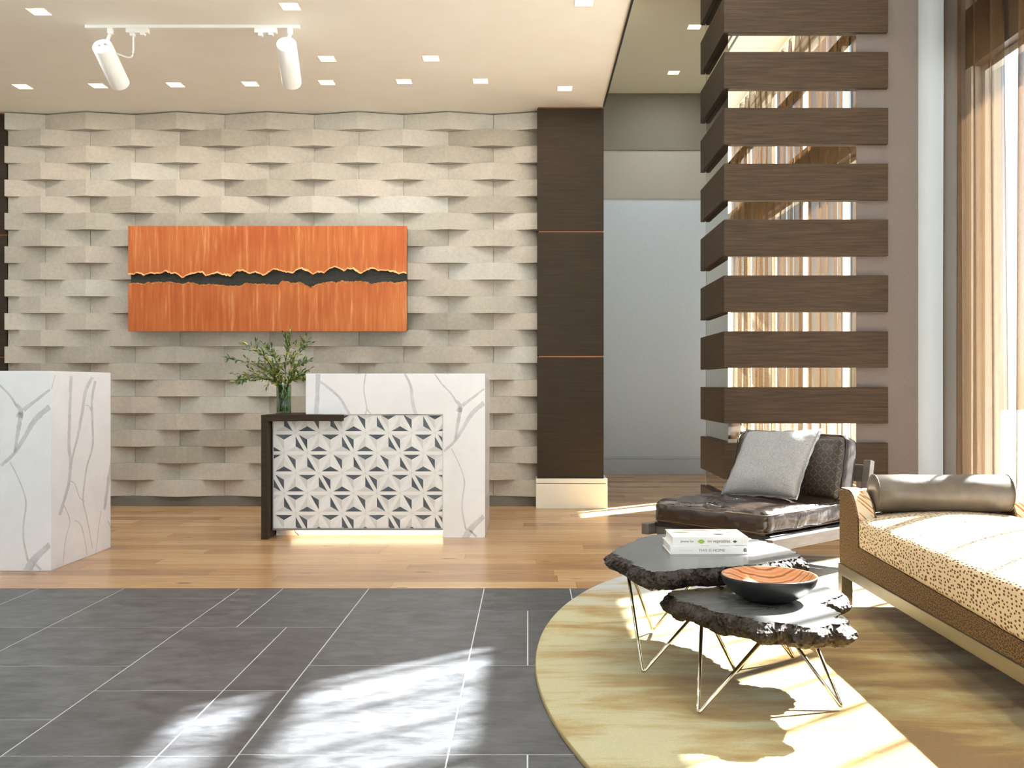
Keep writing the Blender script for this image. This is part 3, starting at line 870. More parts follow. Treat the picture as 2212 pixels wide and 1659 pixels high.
# ------------------------------------------------------------------ track lights
TY = 6.70
rail = MB(); rail.box(-2.985, -1.54, TY - .017, TY + .017, ZS - .022, ZS - .0005, .002)
tag(rail.build('lighting_track', M['fixture']), 'slim white lighting track on the low ceiling carrying two spotlights', 'lighting track')
def spot(name_label, xr, rear, front):
    rear, front = Vector(rear), Vector(front)
    root = thing('track_spotlight', (xr, TY, ZS - .022), name_label, 'spotlight', 'track spotlights')
    ax = (front - rear).normalized()
    m = MB(); m.tube([rear, rear + ax * .003, rear + ax * .006, front - ax * .012, front - ax * .003, front], [.060, .064, .066, .066, .064, .058], 32); m.build('lamp_body', M['fixture'], root)
    m = MB(); m.tube([front + ax * .0005, front + ax * .002], .052, 24); m.build('lens', M['spot_lens'], root)
    for ox_, oz_ in ((-.02, 0), (.02, .01)):
        m = MB(); m.tube([rear - ax * .0005 + Vector((ox_, 0, oz_)), rear - ax * .003 + Vector((ox_, 0, oz_))], .008, 10); m.build('rear_vent', M['fixture_grey'], root)
    top = rear + ax * .06 + Vector((0, 0, .058))
    m = MB(); m.box(xr - .016, xr + .016, TY - .016, TY + .016, ZS - .06, ZS - .0225, .003); m.tube([(xr, TY, ZS - .055), top + Vector((0, 0, -.015))], .012, 12); m.build('stem', M['fixture'], root)
    ad = xr + .185 if xr < -2 else xr - .165
    m = MB(); m.box(ad - .075, ad + .075, TY - .02, TY + .02, ZS - .055, ZS - .0225, .004); m.box(ad - .05, ad - .02, TY - .016, TY + .016, ZS - .075, ZS - .055, .003); m.box(ad + .02, ad + .05, TY - .016, TY + .016, ZS - .07, ZS - .055, .003)
    m.build('track_adapter', M['fixture'], root)
    s = 1 if xr < -2 else -.2
    if xr < -2:
        P0 = Vector((ad - .03, TY, ZS - .075)); P3 = rear + ax * .09 + Vector((.06, 0, .02))
        P1 = P0 + Vector((0, 0, -.15)); P2 = P3 + Vector((.13, 0, -.06))
        m = MB(); m.tube([P0 * (1 - t) ** 3 + P1 * 3 * t * (1 - t) ** 2 + P2 * 3 * t * t * (1 - t) + P3 * t ** 3 for t in [i / 14 for i in range(15)]], .006, 8); m.build('cable', M['fixture'], root)
spot('left white cylinder spotlight with a looped cable, hanging from the track', -2.818, (-2.84, 6.62, 3.335), (-2.846, 6.93, 3.172))
spot('right white cylinder spotlight hanging near the right end of the track', -1.605, (-1.612, 6.62, 3.350), (-1.648, 6.93, 3.176))

# ------------------------------------------------------------------ rug
m = MB(); N = 160; RA, RB, RCX, RCY = 1.60, 2.45, 1.626, 3.76
ring = lambda s, z: [m.bm.verts.new((RCX + (RA + s) * math.cos(2 * PI * k / N), RCY + (RB + s) * math.sin(2 * PI * k / N), z)) for k in range(N)]
r0, r1, r2_, r3 = ring(0, .0005), ring(0, .010), ring(-.004, .014), ring(-.02, .015)
for a, b, mi in ((r0, r1, 1), (r1, r2_, 1), (r2_, r3, 0)):
    for k in range(N):
        f = m.bm.faces.new((a[k], a[(k + 1) % N], b[(k + 1) % N], b[k])); f.material_index = mi; f.smooth = True
m.bm.faces.new(r3)
tag(m.build('oval_rug', [M['rug'], M['rug_edge']]), 'large oval gold and grey blue painterly rug under the tables and daybed', 'rug')
RZ = .0155

# ------------------------------------------------------------------ live-edge tables
def slab_table(px_top, zt_, th, feet, rods, label, seed):
    pts = [atz(x_, y_, zt_) for x_, y_ in px_top]
    c = sum((Vector((p.x, p.y, 0)) for p in pts), Vector()) / len(pts)
    root = thing('slab_table', (c.x, c.y, 0), label, 'coffee table', 'nesting slab tables')
    # resample the outline
    out = []
    n = len(pts)
    for i in range(n):
        a, b = pts[i], pts[(i + 1) % n]
        L = (b - a).length; k = max(1, int(L / .005))
        for j in range(k): out.append(a.lerp(b, j / k))
    N = len(out)
    # smooth a little, then add splinters
    for _ in range(2): out = [(out[i - 1] + out[i] * 2 + out[(i + 1) % N]) / 4 for i in range(N)]
    nor = []
    for i in range(N):
        t = (out[(i + 4) % N] - out[i - 4]).normalized(); nv = Vector((t.y, -t.x, 0))
        if nv.dot(out[i] - c) < 0: nv = -nv
        nor.append(nv)
    m = MB(); rings = []
    levels = [(0, -.004, 1.0), (-.06, .003, .25), (-.16, .010, .45), (-.26, .015, .6), (-.36, .019, .7), (-.46, .021, .75), (-.56, .020, .75), (-.66, .016, .7), (-.76, .010, .7), (-.86, .002, .6), (-.94, -.008, .5), (-1, -.02, .4)]
    top = None
    for li, (dz, off, am) in enumerate(levels):
        rg = []
        for i, p in enumerate(out):
            if li == 0:
                jag = mn.noise(Vector((p.x * 38, p.y * 38, seed))) * .016 + mn.noise(Vector((p.x * 40, p.y * 190, seed))) * .016
                q = p + nor[i] * (off + min(jag, .006)); z = zt_
            else:
                zz = dz * th
                jx = mn.noise(Vector((p.x * 22, p.y * 22, zz * 22 + seed))) * .030 * am + (.5 - abs(mn.noise(Vector((p.x * 55, p.y * 55, zz * 60 + seed))))) * .026 * am - .006 + mn.noise(Vector((p.x * 150, p.y * 150, zz * 150 + seed))) * .010 * am
                q = p + nor[i] * (off + jx); z = zt_ + zz + mn.noise(Vector((p.x * 60, p.y * 60, zz * 60 + 9 + seed))) * .004 + mn.noise(Vector((p.x * 16, p.y * 16, 4 + seed))) * .012 * (-dz)
                if li == 1: z = min(z, zt_ - .003)
            rg.append(m.bm.verts.new((q.x, q.y, z)))
        rings.append(rg)
    for a, b in zip(rings, rings[1:]):
        for k in range(N):
            f = m.bm.faces.new((a[k], a[(k + 1) % N], b[(k + 1) % N], b[k])); f.material_index = 1
    bmesh.ops.triangulate(m.bm, faces=list(m.bm.faces))
    ft = m.bm.faces.new(rings[0]); ft.material_index = 0
    fb = m.bm.faces.new(rings[-1][::-1]); fb.material_index = 1
    m.build('slab_top', [M['slab_top'], M['bark']], root)
    for (fx, fy), ((ax, ay), (bx, by)) in zip(feet, rods):
        a = Vector((ax, ay, zt_ - th * .75)); b = Vector((bx, by, zt_ - th * .75)); f0 = Vector((fx, fy, RZ + .006))
        da, db = (a - f0).normalized(), (b - f0).normalized()
        m = MB(); bend = [f0 + da * .02 * (1 - t) ** 2 + db * .02 * t ** 2 for t in [i / 6 for i in range(7)]]
        m.tube([a] + bend + [b], .0062, 12); m.build('leg', M['steel'], root)
    return root
near_px = [(1440, 1282), (1452, 1287), (1462, 1299), (1494, 1303), (1516, 1311), (1546, 1322), (1583, 1329), (1618, 1336), (1640, 1346), (1677, 1344), (1712, 1349), (1737, 1355), (1770, 1356), (1791, 1350), (1839, 1346), (1803, 1333), (1816, 1325), (1793, 1312), (1776, 1304), (1786, 1298), (1812, 1289), (1823, 1281), (1808, 1273), (1785, 1266), (1740, 1262), (1660, 1260), (1566, 1266), (1504, 1271), (1450, 1276)]
far_px = [(1322, 1194), (1332, 1203), (1354, 1209), (1364, 1219), (1385, 1227), (1402, 1235), (1430, 1236), (1469, 1231), (1501, 1229), (1540, 1226), (1594, 1223), (1633, 1219), (1672, 1214), (1722, 1206), (1733, 1200), (1722, 1192), (1698, 1184), (1676, 1175), (1640, 1166), (1600, 1159), (1550, 1153), (1480, 1151), (1434, 1154), (1408, 1156), (1385, 1161), (1371, 1169), (1346, 1178), (1329, 1187)]
slab_table(far_px, .420, .068, [(.417, 3.62), (.533, 4.25), (1.02, 3.81)], [((.375, 3.744), (.735, 3.66)), ((.395, 3.92), (.72, 3.95)), ((.74, 3.75), (.85, 3.72))],
           'larger dark live edge slab table on metal hairpin legs, holding the books', 1.3)
slab_table(near_px, .335, .074, [(.54, 3.167), (.76, 3.63), (1.02, 3.225)], [((.593, 3.39), (.80, 3.25)), ((.62, 3.45), (.855, 3.37)), ((.836, 3.30), (.949, 3.42))],
           'smaller lower live edge slab table in front, holding the wooden bowl', 5.1)

# bowl
bc = atz(1661, 1297, .335)
root = thing('wooden_bowl', bc, 'round bowl, black outside and figured orange wood inside, on the front slab table', 'bowl')
m = MB(); m.lathe([(0, .001), (.062, .001), (.075, .004), (.110, .020), (.138, .042), (.155, .062), (.1615, .082), (.1615, .0885), (.159, .0895)], bc, 72); m.build('outer_shell', M['bowl_out'], root)
m = MB(); m.lathe([(.159, .0895), (.155, .0885), (.150, .074), (.134, .052), (.105, .031), (.07, .018), (0, .012)], bc, 72); m.build('inner_bowl', M['bowl_in'], root)

# ------------------------------------------------------------------ books
def text(parent, s, x, y, z, size, mat, rot=(PI / 2, 0, 0), width=None, align='LEFT', name='printed_text'):
    cu = bpy.data.curves.new(name, 'FONT'); cu.body = s; cu.size = size; cu.align_x = align; cu.extrude = .0001
    ob = bpy.data.objects.new(name, cu); COL.objects.link(ob)
    dg = bpy.context.evaluated_depsgraph_get(); dg.update()
    me = bpy.data.meshes.new_from_object(ob.evaluated_get(dg)); bpy.data.objects.remove(ob)
    w_ = max(v.co.x for v in me.vertices) - min(v.co.x for v in me.vertices)
    sx = (width / w_) if width else 1
    R = Matrix.Translation((x, y, z)) @ Matrix.Rotation(rot[2], 4, 'Z') @ Matrix.Rotation(rot[0], 4, 'X') @ Matrix.Diagonal((sx, 1, 1, 1))
    me.transform(R)
    o = Vector((0, 0, 0)); p = parent
    while p is not None: o += p.location; p = p.parent
    me.transform(Matrix.Translation(-o))
    me.materials.append(mat)
    q = bpy.data.objects.new(name, me); COL.objects.link(q); q.parent = parent
    return q
def disc(parent, cx, cz, rx, rz, y, mat, name, horiz=None, pointed=False):
    m = MB(); n = 28; v = []
    for k in range(n):
        a = 2 * PI * k / n; u, w_ = math.cos(a), math.sin(a)
        if pointed: w_ = math.copysign(max(0, 1 - u * u), w_)
        v.append((cx + rx * u, y, cz + rz * w_) if horiz is None else (cx + rx * u, cz + rz * w_, horiz))
    m.face(v); return m.build(name, mat, parent, recalc=False)
BY = 3.822
def book(x0, x1, y0, y1, z0, z1, label):
    root = thing('hardcover_book', ((x0 + x1) / 2, (y0 + y1) / 2, z0), label, 'book', 'books on the larger slab table')
    t = .003
    m = MB(); m.box(x0, x1, y0 + .004, y1, z0, z0 + t, .0008); m.box(x0, x1, y0 + .004, y1, z1 - t, z1, .0008)
    m.box(x0, x1, y0, y0 + t + .001, z0, z1, .001); m.build('cover', M['cover'], root)
    m = MB(); m.box(x0 + .004, x1 - .004, y0 + t + .001, y1 - .004, z0 + t, z1 - t); m.build('pages', M['pages'], root)
    return root
b2 = book(.546, .846, BY, BY + .218, .4202, .4535, 'lower white hardcover book with grey capital letters on its spine')
b1 = book(.556, .848, BY + .004, BY + .216, .4537, .4868, 'upper white hardcover book with green leaf print on its spine')
sy = BY - .0006
text(b2, 'THIS IS HOME', .655, sy, .4315, .0145, M['ink_grey'], width=.102)
text(b2, 'NATALIE WALTON', .581, sy, .434, .006, M['ink_pale'], width=.052)
disc(b2, .834, .4375, .0062, .0068, sy, M['black_ink'], 'publisher_mark')
text(b2, 'Q', .8305, sy - .0004, .4338, .0095, M['cover'], name='publisher_letter')
m = MB(); m.prism([(.8365, .4335), (.8385, .4355), (.8415, .4312), (.839, .4308)], 'y', sy - .0001, sy + .0005); m.build('publisher_mark_tail', M['black_ink'], b2)
for a, b in ((.667, .697), (.735, .775), (.795, .832)):
    m = MB(); m.box(a, b, BY + .0006, BY + .0035, .45345, .45375); m.build('dark_print', M['black_ink'], b2)
sy = BY + .0034
text(b1, 'jeremy fox', .587, sy, .4665, .0135, M['ink'], width=.050)
text(b1, 'on vegetables', .690, sy, .4660, .0165, M['ink'], width=.087)
disc(b1, .6665, .4695, .0145, .0085, sy, M['green'], 'leaf_print', pointed=True)
disc(b1, .796, .4695, .008, .0046, sy, M['teal'], 'seed_print', pointed=True)
m = MB(); m.loop([(.8375 + .006 * math.cos(a), sy, .4695 + .005 * math.sin(a)) for a in [2 * PI * i / 20 for i in range(20)]], .0003, 4); m.box(.830, .845, sy, sy + .0004, .4692, .4697); m.build('spine_emblem', M['ink_pale'], b1)
m = MB(); m.box(.8238, .8243, sy, sy + .0004, .455, .4855); m.build('spine_rule', M['ink_pale'], b1)
tz = .4870
disc(b1, .606, BY + .122, .036, .014, 0, M['green'], 'cover_leaf', horiz=tz, pointed=True)
disc(b1, .745, BY + .075, .022, .013, 0, M['violet'], 'cover_fig', horiz=tz, pointed=True)
m = MB(); m.face([(.62, BY + .182, tz), (.735, BY + .184, tz), (.72, BY + .170, tz), (.62, BY + .166, tz)]); m.build('cover_radish', M['pink'], b1, recalc=False)
for k in range(3):
    m = MB(); m.face([(.656 + .006 * k, BY + .035, tz), (.6585 + .006 * k, BY + .035, tz), (.6585 + .006 * k, BY + .105, tz), (.656 + .006 * k, BY + .105, tz)]); m.build('cover_lettering', M['ink_pale'], b1, recalc=False)
for (cx_, cy_, rx, ry) in ((.695, BY + .072, .010, .004), (.79, BY + .115, .010, .004), (.60, BY + .165, .016, .004), (.765, BY + .17, .006, .010)):
    disc(b1, cx_, cy_, rx, ry, 0, M['ink_pale'], 'cover_motif', horiz=tz)

# ------------------------------------------------------------------ soft forms
def soft_box(x0, x1, y0, y1, z0, z1, r=.04, bulge=(.0, .0, .02), cuts=28, wr=0, ws=6, seed=0, mtx=None, pinch=0, flat_y=False):
    mb = MB(mtx)
    bmesh.ops.create_cube(mb.bm, size=2.0)
    bmesh.ops.subdivide_edges(mb.bm, edges=mb.bm.edges[:], cuts=cuts, use_grid_fill=True)
    H = Vector(((x1 - x0) / 2, (y1 - y0) / 2, (z1 - z0) / 2)); C = Vector(((x0 + x1) / 2, (y0 + y1) / 2, (z0 + z1) / 2))
    uvl = mb.bm.loops.layers.uv.new('uv')
    for v in mb.bm.verts:
        u = Vector([math.copysign(1 - (1 - min(1, abs(t))) ** 1.5, t) for t in v.co])
        p = Vector((u.x * H.x, u.y * H.y, u.z * H.z))
        rr = min(r, min(H) * .98)
        q = Vector([max(-(h - rr), min(h - rr, t)) for h, t in zip(H, p)])
        d = p - q
        if d.length > 1e-6: p = q + d.normalized() * rr
        w = Vector((1 - u.x * u.x, 1 - u.y * u.y, 1 - u.z * u.z))
        p.x += u.x * bulge[0] * w.y * w.z; p.y += u.y * bulge[1] * w.x * w.z; p.z += u.z * bulge[2] * w.x * (w.y if not flat_y else (1 if u.y > 0 else w.y))
        if pinch:
            e = (abs(u.x) * abs(u.y)) ** 4
            p.z *= 1 - pinch * e
        if wr:
            n = mn.noise(Vector((p.x * ws, p.y * ws, p.z * ws * 1.6 + seed))) + .5 * mn.noise(Vector((p.x * ws * 2.7, p.y * ws * 2.7, p.z * ws * 3 + seed + 7)))
            dn = Vector((u.x ** 7, u.y ** 7, u.z ** 7))
            if dn.length > 1e-6: p += dn.normalized() * n * wr
        v.co = p + C
    for f in mb.bm.faces:
        f.smooth = True
        for l in f.loops: l[uvl].uv = (l.vert.co.x, l.vert.co.z)
    return mb
def rrect(x0, x1, y0, y1, z, r, n=8):
    out = []
    for cx_, cy_, a0 in ((x1 - r, y1 - r, 0), (x0 + r, y1 - r, 90), (x0 + r, y0 + r, 180), (x1 - r, y0 + r, 270)):
        for k in range(n + 1):
            a = math.radians(a0 + 90 * k / n); out.append((cx_ + r * math.cos(a), cy_ + r * math.sin(a), z))
    res = []
    for i in range(len(out)):
        a, b = Vector(out[i]), Vector(out[(i + 1) % len(out)])
        k = max(1, int((b - a).length / .03))
        for j in range(k): res.append(a.lerp(b, j / k))
    return res

# ------------------------------------------------------------------ lounge chair
cx_, cy_ = .9965, 5.50
by = Vector((.733, .68, 0)).normalized(); bx_ = Vector((by.y, -by.x, 0))
CM = Matrix(((bx_.x, by.x, 0, cx_), (bx_.y, by.y, 0, cy_), (0, 0, 1, 0), (0, 0, 0, 1)))
cc_ = CM @ Vector((0, .5, 0))
chair = thing('lounge_chair', (cc_.x, cc_.y, 0), 'low brown leather lounge chair with wooden frame between the slab tables and slatted column', 'armchair')
for sx in (-1, 1):
    m = MB(CM); a, b = (.395, .445) if sx > 0 else (-.445, -.395); m.box(a, b, -.045, 1.0, .205, .268, .003); m.build('side_rail', M['chair_wood'], chair)
    for yy in (.09, .86):
        m = MB(CM); m.box(a + .004, b - .004, yy, yy + .05, RZ if (CM @ Vector((a, yy, 0))).y < 5.6 and yy < .5 else RZ, .206, .003); m.build('leg', M['chair_wood'], chair)
    m = MB(CM @ Matrix.Translation((0, .93, .25)) @ Matrix.Rotation(math.radians(-12), 4, 'X')); m.box(a + (0 if sx > 0 else .005), b - (.005 if sx > 0 else 0), -.03, .02, 0, .385, .003); m.build('back_post', M['chair_wood'], chair)
m = MB(CM); m.box(-.395, .395, .02, .06, .205, .255, .003); m.box(-.395, .395, .93, .97, .205, .255, .003)
for k in range(6): m.box(-.395, .395, .12 + .13 * k, .17 + .13 * k, .235, .252, .002)
m.build('seat_slats', M['chair_wood'], chair)
m = MB(CM); m.box(-.393, .393, .012, .93, .2525, .276, .004); m.build('gap_shade_panel', M['black_ink'], chair)  # black panel stands for the shade in the gap under the cushion
m = MB(CM); m.box(-.395, .395, .985, 1.012, .50, .60, .003); m.box(-.395, .395, .955, .982, .36, .46, .003); m.build('back_rail', M['chair_wood'], chair)
sb = soft_box(-.385, .385, -.015, .93, .266, .408, .05, (.014, .018, .03), 40, .010, 9, 2, CM)
from mathutils.bvhtree import BVHTree
bvh = BVHTree.FromBMesh(sb.bm)
sc = sb.build('seat_cushion', M['leather'], chair)
for zz in (.384, .292):
    lp = []
    for p in rrect(-.44, .44, -.06, .98, zz, .09):
        q = Vector((max(-.3, min(.3, p.x)), max(.1, min(.82, p.y)), zz)); h = bvh.ray_cast(p, (q - p).normalized())
        lp.append(h[0] if h[0] is not None else p)
    lp = [(lp[i - 1] + lp[i] * 2 + lp[(i + 1) % len(lp)]) / 4 for i in range(len(lp))]
    m = MB(CM); m.loop(lp, .0035); m.build('piping', M['seam_thread'], sc)
BM_ = CM @ Matrix.Translation((0, .72, .40)) @ Matrix.Rotation(math.radians(-13), 4, 'X')
bk = soft_box(-.38, .38, 0, .155, 0, .395, .05, (.008, .03, .012), 26, .005, 7, 5, BM_)
bk.mtx = BM_
for f in bk.bm.faces: f.material_index = 1 if f.normal.y < -.0 and f.calc_center_median().y < .03 else 0
bko = bk.build('back_cushion', [M['leather'], M['quilt']], chair)
m = MB(BM_ @ Matrix(((1, 0, 0, 0), (0, 0, 1, 0), (0, 1, 0, 0), (0, 0, 0, 1)))); m.loop(rrect(-.378, .378, .002, .393, .018, .05), .003); m.loop(rrect(-.378, .378, .002, .393, .137, .05), .003); m.build('piping', M['black_ink'], bko)

# pillow
def pillow(mtx, s, th, name, mat, label):
    mb = MB(mtx); n = 34; g_ = [[[None] * (n + 1) for _ in range(n + 1)] for _ in range(2)]
    for sd in (0, 1):
        for i in range(n + 1):
            for j in range(n + 1):
                u, v = 2 * i / n - 1, 2 * j / n - 1
                if sd and (i in (0, n) or j in (0, n)): g_[1][i][j] = g_[0][i][j]; continue
                puff = ((1 - u ** 4) * (1 - v ** 4)) ** .55
                cx = u * (1 - .06 * (1 - v * v) * 1) ; cz = v * (1 - .06 * (1 - u * u))
                w = mn.noise(Vector((u * 2.2, v * 2.2, 4 + sd * 5))) * .012 * puff + mn.noise(Vector((u * 5, v * 5, sd))) * .004
                y_ = (-1 if sd == 0 else 1) * (th / 2 * puff) + w
                if i in (0, n) or j in (0, n): y_ = mn.noise(Vector((u * 3, v * 3, 2))) * .008
                g_[sd][i][j] = mb.bm.verts.new((cx * s / 2, y_, cz * s / 2))
        for i in range(n):
            for j in range(n):
                f = mb.bm.faces.new((g_[sd][i][j], g_[sd][i + 1][j], g_[sd][i + 1][j + 1], g_[sd][i][j + 1])); f.smooth = True
    root = thing(name, mtx.translation, label, 'pillow')
    rim = [g_[0][i][0].co.copy() for i in range(n)] + [g_[0][n][j].co.copy() for j in range(n)] + [g_[0][i][n].co.copy() for i in range(n, 0, -1)] + [g_[0][0][j].co.copy() for j in range(n, 0, -1)]
    mb.build('pillow_cover', mat, root)
    # flange seam
    m2 = MB(mtx); N2 = len(rim); A = [m2.bm.verts.new(p) for p in rim]; B = []
    for k, p in enumerate(rim):
        d = Vector((p.x, 0, p.z)); big = max(abs(p.x), abs(p.z)); o = Vector((0, 0, 0))
        if abs(p.x) > s * .46: o.x = math.copysign(.014, p.x)
        if abs(p.z) > s * .46: o.z = math.copysign(.014, p.z)
        B.append(m2.bm.verts.new(p + o + Vector((0, .003 * math.sin(k * .9), 0))))
    for k in range(N2):
        f = m2.bm.faces.new((A[k], A[(k + 1) % N2], B[(k + 1) % N2], B[k])); f.smooth = True
    bmesh.ops.solidify(m2.bm, geom=m2.bm.faces[:], thickness=.003)
    m2.build('flange', mat, root)
    return root
pb, ptp = Vector((.088, .34, .43)), Vector((.055, .66, .81))
pc = CM @ ((pb + ptp) / 2)
zax = (ptp - pb).normalized(); xax = Vector((1, 0, -.04)).normalized(); yax = zax.cross(xax).normalized(); xax = yax.cross(zax)
R3 = Matrix((xax, yax, zax)).transposed()
PM = Matrix.Translation(pc) @ (CM.to_3x3() @ R3).to_4x4()
pillow(PM, .475, .135, 'throw_pillow', M['linen'], 'square pale grey linen throw pillow leaning on the leather chair back')

# ------------------------------------------------------------------ daybed
X0, X1, Y0, Y1 = 1.512, 2.33, 2.60, 4.83
bed = thing('daybed', ((X0 + X1) / 2, 3.7, 0), 'upholstered daybed in cream dotted and brown woven fabric along the right edge', 'daybed')
m = MB(); m.prism([(Y0, .212), (Y1, .212), (Y1, .345), (4.54, .326), (Y0, .272)], 'x', X0 + .002, X1 - .002); m.build('base', M['weave'], bed)
prof = [(Y1, .30), (Y1, .566), (Y1 - .012, .576), (4.70, .578), (4.665, .570), (4.635, .553), (4.607, .527), (4.585, .498), (4.568, .468), (4.556, .435), (4.55, .40), (4.548, .32)]
for xa, xb in ((X0 - .001, X0 + .088), (X1 - .088, X1 + .001)):
    m = MB(); m.prism(prof, 'x', xa, xb, mi=0, mi_side=1)
    es = [e for e in m.bm.edges if abs(e.verts[0].co.x - e.verts[1].co.x) < 1e-5]
    bmesh.ops.bevel(m.bm, geom=es, offset=.008, segments=2, affect='EDGES')
    m.build('arm', [M['weave'], M['dots_big']], bed)
m = MB(); m.box(X0 + .09, X1 - .09, 4.745, Y1, .33, .574, .02, seg=3); m.build('headboard', M['dots_big'], bed)
st = soft_box(X0 - .003, X1 + .003, Y0, 4.547, .29, .455, .022, (.004, .0, .034), 34, .0015, 5, 3, flat_y=True)
for v in st.bm.verts:                        # underside follows the sloped base
    if v.co.z < .40:
        k = (v.co.y - Y0) / (4.547 - Y0); t = (.40 - v.co.z) / .11
        v.co.z += ((.272 + .054 * k) - .290) * max(0, min(1, t))
st.build('seat_cushion', M['dots'], bed)
m = MB(); m.prism([(X0 + .09, .33)] + [(X0 + .09 + (X1 - X0 - .18) * t, .455 + .034 * (1 - (2 * (.11 + .78 * t) - 1) ** 2)) for t in [i / 16 for i in range(17)]] + [(X1 - .09, .33)], 'y', 4.515, 4.744); m.build('seat_end', M['dots'], bed)
m = MB()
fz0, fz1 = .158, .210
m.box(X0 - .004, X0 + .05, Y0, Y1 + .004, fz0, fz1, .002); m.box(X1 - .05, X1 + .004, Y0, Y1 + .004, fz0, fz1, .002)
m.box(X0 + .05, X1 - .05, Y1 - .05, Y1 + .004, fz0, fz1, .002); m.box(X0 + .05, X1 - .05, Y0, Y0 + .05, fz0, fz1, .002)
m.build('frame', M['chaise_metal'], bed)
for xa in (X0 - .004, X1 - .05):
    for ya in (Y0, Y1 - .05):
        m = MB(); m.box(xa, xa + .054, ya, ya + .054, RZ, fz0 + .002, .002); m.build('leg', M['chaise_metal'], bed)
# bolster
root = thing('bolster_cushion', (1.88, 4.625, .47), 'long round taupe leather bolster lying across the head of the daybed', 'bolster')
bzc = .568; br = .088
m = MB(); NB = 48
pr = [(1.606, .02), (1.604, .05), (1.606, br - .006), (1.611, br), (1.75, br + .002), (1.90, br), (2.05, br + .002), (2.229, br), (2.234, br - .006), (2.236, .05), (2.234, .02)]
rings = []
for x_, r_ in pr:
    rings.append([m.bm.verts.new((x_, 4.632 + r_ * math.cos(2 * PI * k / NB), bzc + r_ * math.sin(2 * PI * k / NB) * .98)) for k in range(NB)])
for a, b in zip(rings, rings[1:]):
    for k in range(NB):
        f = m.bm.faces.new((a[k], a[(k + 1) % NB], b[(k + 1) % NB], b[k])); f.smooth = True
m.bm.faces.new(rings[0]); m.bm.faces.new(rings[-1])
m.build('bolster_cover', M['bolster'], root)
for x_ in (1.611, 2.229): m = MB(); m.loop([(x_, 4.632 + (br + .0005) * math.cos(2 * PI * k / NB), bzc + (br + .0005) * .98 * math.sin(2 * PI * k / NB)) for k in range(NB)], .003); m.build('piping', M['bolster'], root)

# ------------------------------------------------------------------ curtains
XC = 3.12
rail = MB(); rail.box(XC - .02, XC + .02, -3.3, 7.42, ZL - .06, ZL - .0005); tag(rail.build('curtain_track', M['fixture']), 'white curtain track under the tall ceiling along the windows', 'curtain track')
panels = [(7.44, 6.45, 4, 'sheer brown curtain panel gathered beside the white window jamb', .10),
          (6.43, 4.75, 5, 'sheer brown curtain panel at the right edge of the photo', .0),
          (4.72, 3.10, 5, 'sheer curtain panel shown in the mirror at the right ends of the gaps', .0),
          (3.07, 1.45, 5, 'sheer curtain panel shown in the middle of the mirror gaps', .0),
          (1.42, -.2, 5, 'sheer curtain panel shown in the mirror left of the middle', .0)]
for pi_, (ya, yb, nf, lab, flare) in enumerate(panels):
    m = MB(); rc = random.Random(60 + pi_)
    ns, nz = nf * 18, 20
    ph = [rc.uniform(-.5, .5) for _ in range(nf + 2)]; am = [rc.uniform(.045, .085) for _ in range(nf + 2)]
    V = []
    for i in range(ns + 1):
        s = i / ns; col_ = []
        for j in range(nz + 1):
            zz = j / nz; z = .022 + zz * (ZL - .085)
            fold = s * nf; k = int(min(fold, nf)); a = am[k] + (am[k + 1] - am[k]) * (fold - int(fold))
            wob = .35 * math.sin(zz * 3 + pi_ + k) * (1 - zz) + ph[k] * .4
            xx = XC + a * (1.0 + .25 * (1 - zz)) * math.sin(2 * PI * fold + wob * .6) * (0.75 if zz > .97 else 1)
            tighten = 1 - flare * zz
            yy = ya + (yb - ya) * s * tighten + .05 * math.sin(2 * PI * fold * 2 + 1.2) * .5
            if flare: yy += -.0
            col_.append(m.bm.verts.new((min(xx, XW - .02), yy, z)))
        V.append(col_)
    for i in range(ns):
        for j in range(nz):
            f = m.bm.faces.new((V[i][j], V[i + 1][j], V[i + 1][j + 1], V[i][j + 1])); f.smooth = True
    tag(m.build('sheer_curtain', M['sheer'], recalc=False), lab, 'curtain', 'sheer curtains along the window wall')

# linear diffuser in the tall ceiling
m = MB(); m.box(2.40, 2.425, 1.2, 3.6, ZL - .006, ZL - .0005); m.box(2.47, 2.495, 1.2, 3.6, ZL - .006, ZL - .0005)
tag(m.build('linear_air_diffuser', M['black']), 'black double slot air diffuser in the tall ceiling, seen in the top mirror gap', 'air diffuser')

# ------------------------------------------------------------------ light
k_, m_ = .89, .72
sun = bpy.data.lights.new('sun', 'SUN'); sun.energy = 80; sun.angle = .012; sun.color = (.93, .97, 1)
so = bpy.data.objects.new('sun', sun); COL.objects.link(so)
so.rotation_euler = Vector((-k_, -m_, -1)).to_track_quat('-Z', 'Y').to_euler(); so.location = (8, 8, 9)

wd = bpy.data.worlds.new('sky'); S.world = wd; wd.use_nodes = True
nt = wd.node_tree; bg = nt.nodes['Background']
sk = nt.nodes.new('ShaderNodeTexSky'); sk.sky_type = 'HOSEK_WILKIE'
hv = Vector((k_, m_, 1)).normalized(); sk.sun_direction = hv; sk.turbidity = 3.6; sk.ground_albedo = .5
nt.links.new(sk.outputs[0], bg.inputs[0]); bg.inputs[1].default_value = 7.5

def portal(loc, rot, sx, sy):
    l = bpy.data.lights.new('window_portal', 'AREA'); l.shape = 'RECTANGLE'; l.size = sx; l.size_y = sy
    l.cycles.is_portal = True
    o = bpy.data.objects.new('window_portal', l); COL.objects.link(o); o.location = loc; o.rotation_euler = rot
portal((XW + .24, -.5, 2.62), (0, PI / 2, 0), 5.2, 16.0)
portal((XW + .24, 10.65, 1.75), (0, PI / 2, 0), 3.4, .6)

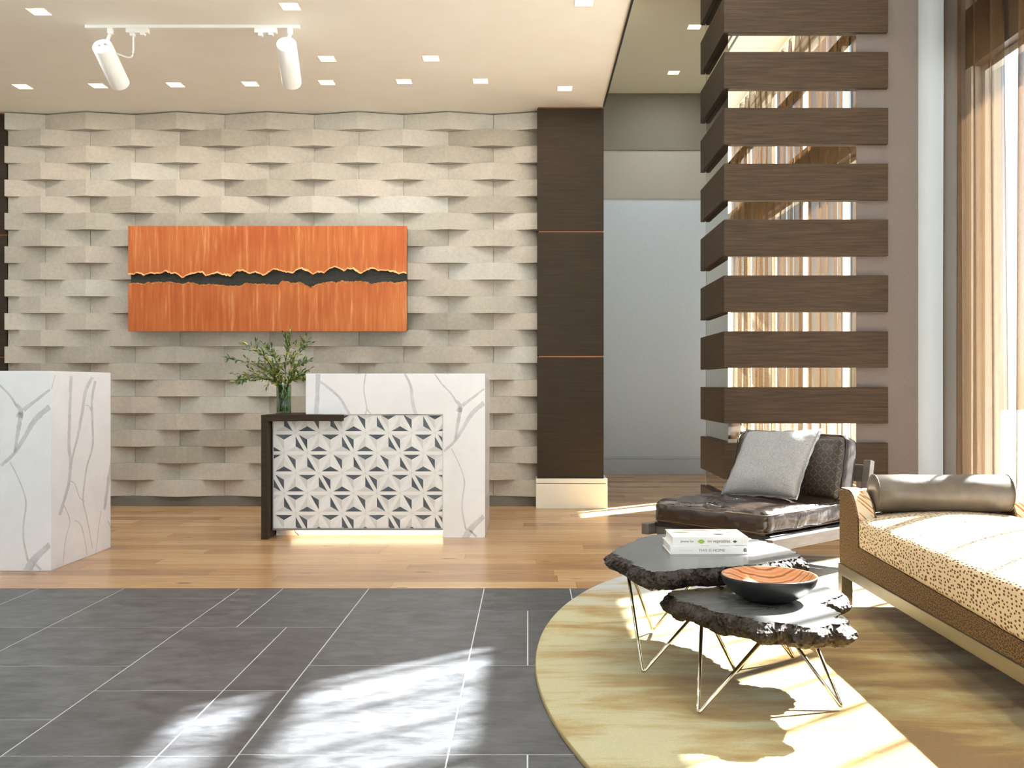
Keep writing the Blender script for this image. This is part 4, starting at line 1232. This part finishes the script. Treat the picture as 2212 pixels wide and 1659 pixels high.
# lamps inside the recessed fixtures (and fill lamps added out of frame, without fixtures)
def lamp(X, Y, Z, e, warm=False):
    l = bpy.data.lights.new('downlight_or_fill_lamp', 'AREA'); l.shape = 'SQUARE'; l.size = .1; l.energy = e; l.color = (1, .9, .78) if warm else (.84, .93, 1)
    o = bpy.data.objects.new('downlight_or_fill_lamp', l); COL.objects.link(o); o.location = (X, Y, Z)
for X, Y, Z, nm, white, grp in dls: lamp(X, Y, Z - .003, 14 if Z > ZS else (3.2 if Y > 7.5 else 6.5), Z == ZS and Y > 7.5)
for X, Y in ((-6, 5.4), (-6, 3.4), (-4.6, 6.6), (-5.8, 7.8), (-4.6, 4.6), (-2.8, 4.4), (-1.0, 4.4), (-4.6, 2.2), (-2.8, 2.0), (-1.0, 2.0), (-2.8, -.5), (-1, -.5)): lamp(X, Y, ZS - .003, 9)  # unseen fill lamps added below the low ceiling
for X, Y in ((1.3, 6.6), (2.2, 5.4), (1.3, 4.0), (2.2, 2.4), (1.3, .8)): lamp(X, Y, ZL - .003, 16)  # unseen lamps added under the tall ceiling to fill the seating area

# track spot beams
for X_, Y_, Z_ in ((-2.846, 6.94, 3.166), (-1.648, 6.94, 3.17)):
    l = bpy.data.lights.new('spot_beam', 'SPOT'); l.energy = 3; l.color = (1, .9, .78); l.spot_size = 1.1; l.spot_blend = .8; l.shadow_soft_size = .04
    o = bpy.data.objects.new('spot_beam', l); COL.objects.link(o); o.location = (X_, Y_, Z_)
    o.rotation_euler = Vector((0, .31, -.17)).to_track_quat('-Z', 'Y').to_euler()

S.view_settings.view_transform = 'Standard'
S.view_settings.look = 'None'; S.view_settings.gamma = 1; S.view_settings.use_curve_mapping = False
S.view_settings.exposure = 0.4
cy = S.cycles
cy.use_denoising = True
cy.use_adaptive_sampling = True; cy.adaptive_threshold = .09; cy.adaptive_min_samples = 24
cy.max_bounces = 9; cy.diffuse_bounces = 5; cy.glossy_bounces = 4; cy.transmission_bounces = 4; cy.transparent_max_bounces = 14
cy.caustics_reflective = False; cy.caustics_refractive = False
cy.sample_clamp_indirect = 8
